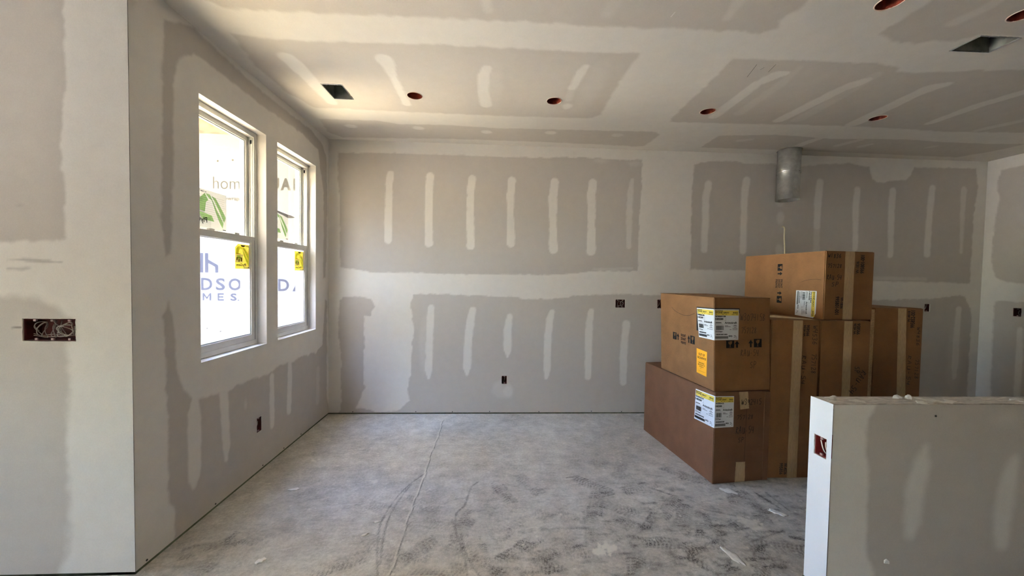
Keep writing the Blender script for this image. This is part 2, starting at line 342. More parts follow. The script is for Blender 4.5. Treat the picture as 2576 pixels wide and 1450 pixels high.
M['dusty_plate'] = mottled('dusty_plate', (0.52, 0.46, 0.39), 0.3, 30, 0.95, bump=0.3, stretch=(1, 3, 3))
M['vinyl'] = mottled('vinyl', (0.74, 0.73, 0.68), 0.05, 12, 0.45, spec=0.4)
M['vinyl_grey'] = mottled('vinyl_grey', (0.36, 0.36, 0.33), 0.08, 12, 0.5)
M['dark_gap'] = mottled('dark_gap', (0.015, 0.014, 0.013), 0.2, 12, 0.9)
M['red_box_bright'] = mottled('red_box_bright', (0.22, 0.022, 0.02), 0.2, 40, 0.55)  # lit copy of the box plastic, for the half wall end
M['red_box'] = mottled('red_box', (0.075, 0.012, 0.010), 0.3, 40, 0.55)  # shaded copy: the dimness inside the boxes is put into the colour
M['ear'] = mottled('ear', (0.42, 0.28, 0.26), 0.1, 40, 0.5)
M['wire'] = mottled('wire', (0.34, 0.28, 0.25), 0.15, 60, 0.55)
M['wire_bright'] = mottled('wire_bright', (0.85, 0.80, 0.74), 0.05, 60, 0.5)
M['wire_white'] = mottled('wire_white', (0.55, 0.50, 0.44), 0.1, 60, 0.5)
M['wire_black'] = mottled('wire_black', (0.03, 0.028, 0.03), 0.2, 60, 0.5)
M['can_red'] = mottled('can_red', (0.17, 0.028, 0.012), 0.25, 20, 0.5)
M['can_trim'] = mottled('can_trim', (0.74, 0.60, 0.50), 0.15, 40, 0.6)
M['duct'] = mottled('duct', (0.20, 0.205, 0.185), 0.45, 14, 0.6, metal=0.3)
M['galvanised'] = mottled('galvanised', (0.74, 0.75, 0.74), 0.12, 26, 0.33, metal=0.92)
M['cable_jacket'] = mottled('cable_jacket', (0.82, 0.74, 0.52), 0.1, 60, 0.5)
M['screw'] = mottled('screw', (0.03, 0.03, 0.03), 0.3, 60, 0.5)
M['ink'] = mottled('ink', (0.008, 0.007, 0.007), 0.2, 30, 0.8)
M['marker'] = mottled('marker', (0.007, 0.005, 0.004), 0.3, 30, 0.7)
M['paper_label'] = mottled('paper_label', (0.74, 0.74, 0.76), 0.03, 12, 0.6)
M['label_yellow'] = mottled('label_yellow', (0.80, 0.62, 0.10), 0.06, 12, 0.6)
M['label_orange'] = mottled('label_orange', (0.95, 0.42, 0.02), 0.04, 12, 0.55)
M['black_tape'] = mottled('black_tape', (0.012, 0.010, 0.012), 0.2, 30, 0.5)
M['paper_tape'] = mottled('paper_tape', (0.48, 0.33, 0.185), 0.16, 60, 0.6, stretch=(6, 6, 0.6), local=True)
M['ground_dirt'] = mottled('ground_dirt', (0.40, 0.38, 0.35), 0.25, 3, 0.95)
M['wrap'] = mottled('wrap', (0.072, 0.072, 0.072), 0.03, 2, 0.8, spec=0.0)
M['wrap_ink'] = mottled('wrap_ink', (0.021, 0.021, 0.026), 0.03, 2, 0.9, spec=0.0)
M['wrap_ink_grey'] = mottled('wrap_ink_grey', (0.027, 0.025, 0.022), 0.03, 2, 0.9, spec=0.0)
M['soffit'] = mottled('soffit', (0.42, 0.33, 0.23), 0.2, 6, 0.85, stretch=(1, 10, 10))
M['torn'] = mottled('torn', (0.60, 0.50, 0.32), 0.1, 40, 0.8)
M['osb'] = mottled('osb', (0.055, 0.040, 0.030), 0.4, 14, 0.85)

def cardboard(name, col):
    t = NT(name); v = t.obj()
    flute = t.noise(40, 2, vec=v, stretch=(1, 1, 14)); spots = t.noise(9, 4, vec=v); fib = t.noise(260, 2, vec=v)
    f = t.math('ADD', t.math('MULTIPLY', flute, 0.25), t.math('ADD', t.math('MULTIPLY', spots, 0.45), t.math('MULTIPLY', fib, 0.3)))
    lo = tuple(c*0.80 for c in col); hi = tuple(min(1, c*1.18) for c in col)
    t.color(t.ramp(f, [(0.33, lo), (0.67, hi)])); t.bump(flute, 0.12, 0.002)
    return t.done(0.75, 0, 0.25)
M['card'] = cardboard('cardboard', (0.23, 0.112, 0.044))
M['card_red'] = cardboard('cardboard_reddish', (0.17, 0.082, 0.041))
M['card_edge'] = mottled('cardboard_edge', (0.42, 0.27, 0.15), 0.2, 80, 0.85)

def glass_material(name, tint):
    t = NT(name); t.n.remove(t.b)
    tr = t.node('ShaderNodeBsdfTransparent'); tr.inputs[0].default_value = (*tint, 1)
    gl = t.node('ShaderNodeBsdfGlossy'); gl.inputs['Roughness'].default_value = 0.02
    lw = t.node('ShaderNodeLayerWeight'); lw.inputs['Blend'].default_value = 0.5
    fac = t.math('ADD', t.math('MULTIPLY', t.math('POWER', lw.outputs['Facing'], 5.0), 0.9), 0.03)
    mx = t.node('ShaderNodeMixShader')
    t.l.new(fac, mx.inputs[0]); t.l.new(tr.outputs[0], mx.inputs[1]); t.l.new(gl.outputs[0], mx.inputs[2])
    t.l.new(mx.outputs[0], t.out.inputs[0]); return t.m
M['glass_warm'] = glass_material('glass_upper', (0.95, 0.91, 0.80))  # tint put in to warm the daylight through the upper sash
M['glass_cool'] = glass_material('glass_lower', (0.84, 0.88, 0.95))  # tint put in to cool the daylight through the lower sash

def translucent(name, col, trans=0.5):
    t = NT(name); t.n.remove(t.b)
    d = t.node('ShaderNodeBsdfDiffuse'); d.inputs[0].default_value = (*col, 1)
    q = t.node('ShaderNodeBsdfTranslucent'); q.inputs[0].default_value = (*col, 1)
    mx = t.node('ShaderNodeMixShader'); mx.inputs[0].default_value = trans
    t.l.new(d.outputs[0], mx.inputs[1]); t.l.new(q.outputs[0], mx.inputs[2]); t.l.new(mx.outputs[0], t.out.inputs[0]); return t.m
M['stk_white'] = translucent('sticker_white', (0.62, 0.60, 0.56), 0.085)
M['stk_green'] = translucent('sticker_green', (0.42, 0.64, 0.30), 0.85)
M['stk_yellow'] = translucent('sticker_yellow', (0.82, 0.58, 0.06), 0.10)
M['stk_olive'] = translucent('sticker_olive', (0.55, 0.60, 0.10), 0.85)
M['stk_field'] = translucent('sticker_field', (0.75, 0.74, 0.78), 0.8)
M['stk_curl'] = translucent('sticker_curl', (0.50, 0.48, 0.44), 0.03)
M['stk_ink'] = translucent('sticker_ink', (0.05, 0.05, 0.05), 0.1)

def floor_material():
    t = NT('concrete')
    at = t.node('ShaderNodeAttribute', attribute_name='finish')
    sep = t.node('ShaderNodeSeparateColor'); t.l.new(at.outputs['Color'], sep.inputs[0])
    big = t.noise(1.3, 4, rough=0.6); mid = t.noise(9, 6, rough=0.7); fine = t.noise(60, 5, rough=0.75); brush = t.noise(24, 5, stretch=(0.55, 1.2, 1), rough=0.7); grit = t.noise(330, 2)
    f = t.math('ADD', t.math('ADD', t.math('MULTIPLY', big, 0.28), t.math('MULTIPLY', mid, 0.32)), t.math('ADD', t.math('MULTIPLY', fine, 0.28), t.math('MULTIPLY', brush, 0.12)))
    base = t.ramp(f, [(0.38, (0.30, 0.28, 0.246)), (0.5, (0.505, 0.475, 0.42)), (0.62, (0.725, 0.685, 0.615))])
    base = t.mix(1.0, base, t.math('ADD', t.math('MULTIPLY', t.math('SUBTRACT', grit, 0.5), 0.45), 1.0), 'MULTIPLY')
    white = t.ramp(t.noise(85, 3), [(0.655, 0.0), (0.72, 0.8)])
    base = t.mix(white, base, (0.74, 0.72, 0.68))
    light_ = t.math('MULTIPLY', sep.outputs[1], t.ramp(brush, [(0.35, 0.3), (0.6, 1.0)]))
    base = t.mix(light_, base, (0.66, 0.64, 0.60))
    speck = t.ramp(t.noise(150, 2), [(0.40, 1.0), (0.62, 0.45)])
    dark = t.math('MULTIPLY', sep.outputs[0], speck)
    base = t.mix(dark, base, (0.045, 0.042, 0.040))
    base = t.mix(sep.outputs[2], base, (0.74, 0.70, 0.60))
    t.color(base); t.bump(fine, 0.25, 0.003)
    return t.done(0.82, 0, 0.25)
M['concrete'] = floor_material()

# ---- value noise and painted finish masks
_NR = np.random.RandomState(11).rand(256, 256)
def vnoise(u, v):
    iu = np.floor(u).astype(int); iv = np.floor(v).astype(int); fu = u-iu; fv = v-iv
    fu = fu*fu*(3-2*fu); fv = fv*fv*(3-2*fv)
    a = _NR[iu % 256, iv % 256]; b = _NR[(iu+1) % 256, iv % 256]; c = _NR[iu % 256, (iv+1) % 256]; d = _NR[(iu+1) % 256, (iv+1) % 256]
    return (a*(1-fu)+b*fu)*(1-fv)+(c*(1-fu)+d*fu)*fv
def fbm(u, v, s, o=3):
    r = 0; a = 0.5
    for k in range(o):
        r = r + a*(vnoise(u*s+17.3*k, v*s+5.1*k)-0.5)*2; s *= 2.1; a *= 0.5
    return r
def sstep(d, soft): 
    x = np.clip(0.5-d/max(soft, 1e-5), 0, 1); return x*x*(3-2*x)
def seg_dist(u, v, a, b, ra=0.0, rb=0.0):
    du, dv = b[0]-a[0], b[1]-a[1]; L = du*du+dv*dv+1e-12
    t = np.clip(((u-a[0])*du+(v-a[1])*dv)/L, 0, 1)
    return np.hypot(u-a[0]-t*du, v-a[1]-t*dv) - (ra+(rb-ra)*t)
def poly_sdf(u, v, pts):
    d = np.full(u.shape, 1e9); ins = np.zeros(u.shape, bool); n = len(pts)
    for i in range(n):
        a = pts[i]; b = pts[(i+1) % n]
        d = np.minimum(d, seg_dist(u, v, a, b))
        if a[1] != b[1]:
            c = ((a[1] > v) != (b[1] > v)) & (u < (b[0]-a[0])*(v-a[1])/(b[1]-a[1])+a[0])
            ins ^= c
    return np.where(ins, -d, d)
def paint(u, v, base, shapes):
    """compound (0..1) and dirt (0..1) at points u,v of a surface"""
    mud = np.full(u.shape, float(base)); dirt = np.zeros(u.shape)
    wob = fbm(u, v, 22, 3)
    for s in shapes:
        kind, val, soft = s[:3]
        if kind == 'P': pts = s[4]; pad = 0.08; lo = np.min(pts, 0); hi = np.max(pts, 0)
        elif kind == 'S': q = np.array(s[3]); pad = 0.08+q[:, 2].max(); lo = q[:, :2].min(0); hi = q[:, :2].max(0)
        else: pad = 0.05; lo = np.array((s[3]-s[5]*1.5, s[4]-s[6]*1.5)); hi = np.array((s[3]+s[5]*1.5, s[4]+s[6]*1.5))
        k = np.nonzero((u > lo[0]-pad) & (u < hi[0]+pad) & (v > lo[1]-pad) & (v < hi[1]+pad))[0]
        if not len(k): continue
        uu, vv, ww = u[k], v[k], wob[k]
        if kind == 'P': c = sstep(poly_sdf(uu, vv, pts)+ww*s[3], soft)
        elif kind == 'S':
            d = np.full(uu.shape, 1e9)
            for a, b in zip(s[3][:-1], s[3][1:]): d = np.minimum(d, seg_dist(uu, vv, a, b, a[2], b[2]))
            c = sstep(d+ww*0.008, soft)
        else:
            e = np.hypot((uu-s[3])/s[5], (vv-s[4])/s[6])-1; c = sstep(e*min(s[5], s[6])+ww*0.01, soft*1.6)
        if val >= 0: mud[k] = mud[k]*(1-c)+val*c if kind == 'P' else np.maximum(mud[k], mud[k]*(1-c)+max(val, 0)*c)
        else: dirt[k] = np.maximum(dirt[k], c*(-val)*0.45)
    return mud, dirt

def set_finish(me, r, g, b=None):
    a = me.color_attributes.new('finish', 'FLOAT_COLOR', 'POINT')
    c = np.ones((len(r), 4), np.float32); c[:, 0] = r; c[:, 1] = g; c[:, 2] = 0 if b is None else b
    a.data.foreach_set('color', c.ravel())

def lines(lo, hi, step, fine=None, keep=()):
    """grid coordinates: 'step' apart inside the fine interval, coarse outside, passing exactly through 'keep'"""
    if fine is None: fine = (lo, hi)
    a = [np.linspace(fine[0], fine[1], max(2, int(round((fine[1]-fine[0])/step))+1))]
    if fine[0] > lo: a.append(np.linspace(lo, fine[0], max(2, int((fine[0]-lo)/0.12)+1)))
    if fine[1] < hi: a.append(np.linspace(fine[1], hi, max(2, int((hi-fine[1])/0.12)+1)))
    x = np.unique(np.round(np.concatenate(a), 5))
    for k in keep: x = x[np.abs(x-k) > step*0.45]
    return np.unique(np.round(np.concatenate([x, np.array([lo, hi]+[k for k in keep if lo <= k <= hi])]), 5))

def board(name, to3, us, vs, base, shapes, mat, holes=(), rounds=(), outer=None, jitter=0.0015, kind='structure', parent=None):
    """a sheet of finished drywall on a grid. holes: (u0,v0,u1,v1,depth) with returns of that depth; rounds: (u,v,r,half,depth).
    to3(u,v,d) gives the 3-D point d behind the face."""
    U, V = np.meshgrid(us, vs, indexing='ij'); nu, nv = U.shape
    u = U.ravel().copy(); v = V.ravel().copy()
    keep = np.ones((nu-1, nv-1), bool)
    cu = (us[:-1]+us[1:])/2; cv = (vs[:-1]+vs[1:])/2
    sq = [(a-h, b-h, a+h, b+h, 0) for (a, b, r, h, dp) in rounds]
    for (a, b, c, d, dp) in list(holes)+sq:
        keep[np.ix_((cu > a) & (cu < c), (cv > b) & (cv < d))] = False
    idx = np.arange(nu*nv).reshape(nu, nv)
    q = np.stack([idx[:-1, :-1], idx[1:, :-1], idx[1:, 1:], idx[:-1, 1:]], -1)[keep]
    faces = [q]
    rnd = np.random.RandomState(5); ret_v = []; ret_f = []
    extra_u = []; extra_v = []; ring_f = []; nb = nu*nv
    for (a, b, c, d, dp) in holes:
        iu = np.nonzero((us >= a-1e-4) & (us <= c+1e-4))[0]; iv = np.nonzero((vs >= b-1e-4) & (vs <= d+1e-4))[0]
        loop = [idx[i, iv[0]] for i in iu] + [idx[iu[-1], j] for j in iv[1:]] + [idx[i, iv[-1]] for i in iu[::-1][1:]] + [idx[iu[0], j] for j in iv[::-1][1:-1]]
        if dp < 0.05 and jitter:
            for i in loop: u[i] += rnd.uniform(-1, 1)*jitter; v[i] += rnd.uniform(-1, 1)*jitter
        ret_f.append((loop, dp))
    for (a, b, r, h, dp) in rounds:
        iu = np.nonzero((us >= a-h-1e-4) & (us <= a+h+1e-4))[0]; iv = np.nonzero((vs >= b-h-1e-4) & (vs <= b+h+1e-4))[0]
        loop = [idx[i, iv[0]] for i in iu] + [idx[iu[-1], j] for j in iv[1:]] + [idx[i, iv[-1]] for i in iu[::-1][1:]] + [idx[iu[0], j] for j in iv[::-1][1:-1]]
        s = nb+len(extra_u)
        for i in loop:
            an = math.atan2(v[i]-b, u[i]-a); rr = r+rnd.uniform(-1, 1)*jitter*0.7
            extra_u.append(a+rr*math.cos(an)); extra_v.append(b+rr*math.sin(an))
        n = len(loop); circ = [s+k for k in range(n)]
        ring_f += [(loop[k], loop[(k+1) % n], circ[(k+1) % n], circ[k]) for k in range(n)]
        ret_f.append((circ, dp))
    u = np.concatenate([u, extra_u]); v = np.concatenate([v, extra_v])
    mud, dirt = paint(u, v, base, shapes)
    P = to3(u, v, 0.0)
    if ring_f: faces.append(np.array(ring_f))
    nb = len(u); rv = []; rm = []
    for loop, dp in ret_f:
        loop = np.array(loop, int); n = len(loop); s = nb+sum(len(x) for x in rv)
        front = s+np.arange(n); rv.append(to3(u[loop], v[loop], 0.0)); back = front+n
        rv.append(to3(u[loop], v[loop], dp)); rm.append(np.full(2*n, 1.0))
        k2 = (np.arange(n)+1) % n
        faces.append(np.stack([front, front[k2], back[k2], back], -1))
    if rv:
        P = np.concatenate([P]+rv); m = np.concatenate(rm); mud = np.concatenate([mud, m]); dirt = np.concatenate([dirt, np.zeros(len(m))])
    if outer:
        ov, of = outer; s = len(P)
        P = np.concatenate([P, np.array(ov, float)]); mud = np.concatenate([mud, np.zeros(len(ov))]); dirt = np.concatenate([dirt, np.zeros(len(ov))])
        faces.append(np.array([[s+i for i in f] for f in of]))
    F = np.concatenate(faces).astype(np.int32)
    me = bpy.data.meshes.new(name)
    me.vertices.add(len(P)); me.vertices.foreach_set('co', P.astype(np.float32).ravel())
    me.loops.add(F.size); me.loops.foreach_set('vertex_index', F.ravel())
    me.polygons.add(len(F)); me.polygons.foreach_set('loop_start', np.arange(0, F.size, 4, dtype=np.int32))
    me.polygons.foreach_set('loop_total', np.full(len(F), 4, np.int32))
    me.update(calc_edges=True); me.validate()
    if len(me.vertices) == len(mud): set_finish(me, mud, dirt)
    me.materials.append(mat)
    o = bpy.data.objects.new(name, me); COL.objects.link(o)
    if parent: o.parent = parent
    if kind: o['kind'] = kind
    return o

def slab_outer(to3, u0, u1, v0, v1, d, holes=(), skip=None):
    """outer skin and edges of a wall slab as quads, with see-through holes (u0,v0,u1,v1) cut into the skin"""
    ks = sorted({u0, u1} | {h[0] for h in holes} | {h[2] for h in holes}); js = sorted({v0, v1} | {h[1] for h in holes} | {h[3] for h in holes})
    V = []; F = []
    def quad(a):
        s = len(V); V.extend([tuple(np.ravel(to3(np.array([float(p[0])]), np.array([float(p[1])]), float(p[2])))) for p in a]); F.append((s, s+1, s+2, s+3))
    for a, b in zip(ks[:-1], ks[1:]):
        for c, e in zip(js[:-1], js[1:]):
            if any(h[0] <= (a+b)/2 <= h[2] and h[1] <= (c+e)/2 <= h[3] for h in holes): continue
            quad([(a, c, d), (b, c, d), (b, e, d), (a, e, d)])
    quad([(u0, v0, 0), (u1, v0, 0), (u1, v0, d), (u0, v0, d)]); quad([(u0, v1, 0), (u1, v1, 0), (u1, v1, d), (u0, v1, d)])
    quad([(u0, v0, 0), (u0, v1, 0), (u0, v1, d), (u0, v0, d)]); quad([(u1, v0, 0), (u1, v1, 0), (u1, v1, d), (u1, v0, d)])
    if skip is not None: F.pop(-4+skip)
    return V, F

# ---------------------------------------------------------------- flat print: lettering, strokes
_TXT = {}
def text_geo(s, bold=0.0, spacing=1.0):
    k = (s, bold, spacing)
    if k not in _TXT:
        cu = bpy.data.curves.new('lettering', 'FONT'); cu.body = s; cu.size = 1.0; cu.offset = bold; cu.resolution_u = 3; cu.space_character = spacing; cu.fill_mode = 'FRONT' if hasattr(cu, 'fill_mode') else 'BOTH'
        o = bpy.data.objects.new('lettering', cu); COL.objects.link(o)
        dg = bpy.context.evaluated_depsgraph_get()
        me = bpy.data.meshes.new_from_object(o.evaluated_get(dg))
        P = np.zeros(len(me.vertices)*3); me.vertices.foreach_get('co', P); P = P.reshape(-1, 3)[:, :2]
        F = [tuple(p.vertices) for p in me.polygons]
        lo, hi = P.min(0), P.max(0)
        _TXT[k] = ((P-lo)/np.maximum(hi-lo, 1e-6), F, float((hi-lo)[0]/max((hi-lo)[1], 1e-6)))
        bpy.data.objects.remove(o); bpy.data.curves.remove(cu); bpy.data.meshes.remove(me)
    return _TXT[k]

class Print:
    """flat print on a surface: collects polygons in surface coordinates (u right, v up)"""
    def __init__(s, to3): s.to3 = to3; s.v = []; s.f = []
    def poly(s, pts):
        b = len(s.v); s.v += [tuple(q) for q in pts]; s.f.append(tuple(range(b, b+len(pts)))); return s
    def rect(s, u0, v0, u1, v1): return s.poly([(u0, v0), (u1, v0), (u1, v1), (u0, v1)])
    def text(s, t, u0, v0, u1, v1, rot=0, bold=0.0, mirror=False, spacing=1.0, fit=True):
        P, F, asp = text_geo(t, bold, spacing); b = len(s.v)
        for x, y in P:
            if mirror: x = 1-x
            if rot == 90: a, c = 1-y, x          # reads upwards
            elif rot == -90: a, c = y, 1-x       # reads downwards
            else: a, c = x, y
            s.v.append((u0+(u1-u0)*a, v0+(v1-v0)*c))
        s.f += [tuple(b+i for i in q) for q in F]; return s
    def stroke(s, pts, w):
        pts = [Vector((q[0], q[1])) for q in pts]; L = []; R = []
        for i, q in enumerate(pts):
            t = pts[min(i+1, len(pts)-1)]-pts[max(i-1, 0)]
            if t.length < 1e-9: t = Vector((1, 0))
            t.normalize(); n = Vector((-t.y, t.x))*w/2; L.append(q+n); R.append(q-n)
        b = len(s.v); n = len(pts)
        s.v += [tuple(q) for q in L]+[tuple(q) for q in R]
        s.f += [(b+i, b+n+i, b+n+i+1, b+i+1) for i in range(n-1)]; return s
    def build(s, name, mat, parent=None, off=0.0006):
        P = [tuple(s.to3(u, v, off)) for u, v in s.v]
        return link_mesh(name, P, s.f, mat, parent)

GLYPH = {   # marker handwriting, one stroke list per sign in a unit box
 'W': [[(0,1),(.18,.05),(.45,.7),(.68,.05),(1,.95)]], 'L': [[(.1,1),(.15,.05),(.9,.1)]],
 '0': [[(.5,1),(.1,.6),(.3,.05),(.75,.1),(.9,.6),(.5,1)]], '1': [[(.4,1),(.5,0)]], '2': [[(.1,.8),(.5,1),(.85,.7),(.1,.05),(.95,.08)]],
 '3': [[(.1,.9),(.6,1),(.8,.75),(.4,.52),(.85,.3),(.5,0),(.05,.1)]], '4': [[(.15,1),(.1,.45),(.9,.5)],[(.8,1),(.7,-.05)]],
 '5': [[(.9,1),(.3,.95),(.25,.6),(.8,.5),(.7,.05),(.1,.05)]], '6': [[(.8,1),(.25,.55),(.25,.05),(.8,.1),(.75,.45),(.3,.4)]],
 '9': [[(.85,.9),(.3,1),(.15,.65),(.5,.5),(.85,.9),(.7,.0)]], '7': [[(.05,.9),(.95,1),(.45,0)]], '8': [[(.6,.55),(.2,.8),(.55,1),(.8,.8),(.2,.25),(.5,0),(.8,.25),(.5,.55)]],
 'B': [[(.15,1),(.1,0)],[(.15,1),(.75,.85),(.2,.52),(.85,.25),(.1,0)]], 'R': [[(.15,1),(.05,0)],[(.15,1),(.75,.8),(.1,.5),(.9,0)]],
 'A': [[(0,0),(.4,1),(.75,0)],[(.15,.4),(.65,.42)]], 'U': [[(.1,1),(.15,.1),(.7,.1),(.8,1),(.9,0)]], 'S': [[(.85,.95),(.3,.9),(.2,.6),(.75,.4),(.6,.02),(.05,.1)]],
 'P': [[(.2,1),(.1,-.1)],[(.2,1),(.85,.85),(.7,.5),(.15,.45)]], '-': [[(.2,.45),(.7,.5)]], '.': [[(.35,.35),(.55,.42)]], 'T': [[(.0,1),(.95,.95)],[(.5,1),(.4,0)]],
}
def hand_line(r, to3, off, t, *a):
    p = Print(to3); handwrite(p, t, *a); p.build('handwritten_line', M['marker'], r, off)
def mark(r, to3, off, name, fn, *a):
    p = Print(to3); fn(p, *a); p.build(name, M['ink'], r, off)
def word(pr, t, a, b, c, d, rot): pr.text(t, a, b, c, d, rot=rot, bold=.025)
def handwrite(pr, t, u0, v0, u1, v1, w, rot=0, slant=0.12):
    n = len(t)
    for i, ch in enumerate(t):
        for st in GLYPH.get(ch, []):
            pts = catmull([(x, y, 0) for x, y in st], 4) if len(st) > 2 else [Vector((*q, 0)) for q in st]
            out = []
            for q in pts:
                x = (i+0.08+0.80*(q.x+slant*q.y))/n; y = q.y*(0.92+0.08*math.sin(i*2.3))+0.04*math.sin(i*1.7)
                if rot == 90: a, c = 1-y, x
                elif rot == -90: a, c = y, 1-x
                else: a, c = x, y
                out.append((u0+(u1-u0)*a, v0+(v1-v0)*c))
            pr.stroke(out, w)

# ---------------------------------------------------------------- surfaces of the room
def t_back(u, v, d): return np.stack([u, np.full_like(u, d), v], -1)
def t_left(u, v, d): return np.stack([np.full_like(u, -d), u, v], -1)
def t_right(u, v, d): return np.stack([np.full_like(u, W+d), u, v], -1)
def t_near(u, v, d): return np.stack([u, np.full_like(u, Y0+d), v], -1)
def t_ceil(u, v, d): return np.stack([u, v, np.full_like(u, H+d)], -1)
def t_half(u, v, d): return np.stack([u, np.full_like(u, YH+d), v], -1)
def t_end(u, v, d): return np.stack([np.full_like(u, XH+d), u, v], -1)
ZB = 0.012        # the boards stop short of the slab
WALL_T = 0.15
HOLES_BACK = [(1.739, 0.308, 1.793, 0.393), (2.907, 1.109, 3.010, 1.196), (3.351, 1.106, 3.404, 1.200), (6.309, 1.107, 6.368, 1.193)]
HOLE_RIGHT = (-0.317, 1.092, -0.257, 1.179)
HOLE_LEFT = (-1.126, 0.284, -1.070, 0.390)
HOLE_NEAR = (-0.468, 1.086, -0.241, 1.189)
HOLE_END = (-2.268, 0.645, -2.208, 0.733)
WIN = [(-1.615, -1.010), (-0.872, -0.270)]; WZ0, WZ1 = 0.897, 2.398
D = 0.013

hb = [(*h, D) for h in HOLES_BACK]
ks = [k for h in HOLES_BACK for k in (h[0], h[2])]; vs_ = [k for h in HOLES_BACK for k in (h[1], h[3])]
wb = board('wall_back', t_back, lines(0, W, .0125, keep=ks), lines(ZB, H, .0125, keep=vs_), 1, MUD_BACK, M['drywall'], holes=hb,
           outer=slab_outer(t_back, 0, W, ZB, H, WALL_T))
tag(wb, 'rear drywall wall with rows of vertical joint compound streaks over screws', 'wall')
hw = [(a, WZ0, b, WZ1, WALL_T) for a, b in WIN]
wl_ = board('wall_left', t_left, lines(Y0+.003, 0, .008, keep=[HOLE_LEFT[0], HOLE_LEFT[2]]+[k for a in WIN for k in a]), lines(ZB, H, .008, keep=[WZ0, WZ1, HOLE_LEFT[1], HOLE_LEFT[3]]), 1, MUD_LEFT, M['drywall'],
            holes=hw+[(*HOLE_LEFT, D)], outer=slab_outer(t_left, Y0+.004, WALL_T, ZB, H, WALL_T, [(a, WZ0, b, WZ1) for a, b in WIN]))
tag(wl_, 'drywall wall holding the two windows, compound feathered around their openings', 'wall')
wr_ = board('wall_right', t_right, lines(YC, 0, .0125, (-0.8, 0), keep=[HOLE_RIGHT[0], HOLE_RIGHT[2]]), lines(ZB, H, .0125, keep=[HOLE_RIGHT[1], HOLE_RIGHT[3]]), 1, MUD_RIGHT, M['drywall'],
            holes=[(*HOLE_RIGHT, D)], outer=slab_outer(t_right, YC, 0, ZB, H, WALL_T))
tag(wr_, 'dim drywall wall meeting the rear wall in the corner farthest from the windows', 'wall')
wn_ = board('wall_front', t_near, lines(XL, 0, .007, (-1.45, 0), keep=[HOLE_NEAR[0], HOLE_NEAR[2]]), lines(ZB, H, .008, keep=[HOLE_NEAR[1], HOLE_NEAR[3]]), 1, MUD_NEAR, M['drywall'],
            holes=[(*HOLE_NEAR, D)], outer=slab_outer(t_near, XL, -0.002, ZB, H, WALL_T))
tag(wn_, 'short bright drywall wall ending in an outside corner beside the window wall', 'wall')

CANS = [(1.038, -0.961), (2.076, -0.968), (3.306, -0.898), (4.715, -0.899), (3.497, -2.072), (4.222, -2.045)]
VENTS = [(0.411, -1.083, 0.562, -0.859), (4.216, -1.886, 4.456, -1.748)]
CR = 0.0555; CH = 0.075
PIPE = (4.620, -0.122, 0.100)
kx = [k for c in CANS for k in (c[0]-CH, c[0]+CH)]+[k for v in VENTS for k in (v[0], v[2])]+[PIPE[0]-.12, PIPE[0]+.12]
ky = [k for c in CANS for k in (c[1]-CH, c[1]+CH)]+[k for v in VENTS for k in (v[1], v[3])]+[PIPE[1]-.12, PIPE[1]+.12]
kx = sorted(set(kx)); ky = sorted(set(ky))
ky = [k for i, k in enumerate(ky) if i == 0 or k-ky[i-1] > 0.0005]; kx = [k for i, k in enumerate(kx) if i == 0 or k-kx[i-1] > 0.0005]
ce = board('ceiling', t_ceil, lines(0, XR2, .0125, (0, W), keep=kx), lines(YR, 0, .0125, (-2.6, 0), keep=ky), 1, MUD_CEIL, M['drywall_ceiling'],
           holes=[(*v, D) for v in VENTS], rounds=[(x, y, CR, CH, D) for x, y in CANS]+[(PIPE[0], PIPE[1], PIPE[2]+.006, .12, D)],
           outer=slab_outer(t_ceil, -0.15, XR2+.15, YR-.15, WALL_T, 0.45), jitter=0.002)
tag(ce, 'drywall ceiling with taped joints, compound streaks and cut light openings', 'ceiling')
ce2 = board('ceiling', t_ceil, lines(XL, 0, .2), lines(YR, Y0, .2), 1, [], M['drywall_ceiling'], outer=slab_outer(t_ceil, XL-.15, 0, YR-.15, Y0+WALL_T, 0.45))
tag(ce2, 'drywall ceiling over the wider part of the room before the outside corner', 'ceiling')

# shell behind the camera: openings for the window and the rear window
PD = (-3.28, 0.90, -2.47, 1.68); RW = (-2.74, 0.90, -2.0, 1.58)
def t_far(u, v, d): return np.stack([np.full_like(u, XL-d), u, v], -1)
def t_rear(u, v, d): return np.stack([u, np.full_like(u, YR-d), v], -1)
wf = board('wall_far', t_far, lines(YR, Y0, .3, keep=[PD[0], PD[2]]), lines(0, H, .3, keep=[PD[1], PD[3]]), 0.5, [], M['drywall'], holes=[(*PD, WALL_T)], outer=slab_outer(t_far, YR, Y0, 0, H, WALL_T, [PD]))
tag(wf, 'drywall wall with the window opening at the wide end of the room', 'wall')
wq = board('wall_rear', t_rear, lines(XL, XR2, .3, keep=[RW[0], RW[2]]), lines(0, H, .3, keep=[RW[1], RW[3]]), 0.5, [], M['drywall'], holes=[(*RW, WALL_T)], outer=slab_outer(t_rear, XL, XR2, 0, H, WALL_T, [RW]))
tag(wq, 'drywall wall with a window opening behind the camera', 'wall')

wo_ = MB().box(W+.15, XR2, YC, YC+.15, 0, H).build('wall_beyond', M['drywall']); tag(wo_, 'drywall return beyond the end of the far right wall', 'wall', kind='structure')
we_ = MB().box(XR2, XR2+.15, YR, YC+.15, 0, H).build('wall_far', M['drywall']); tag(we_, 'distant drywall wall at the dark end of the open plan room', 'wall', kind='structure')
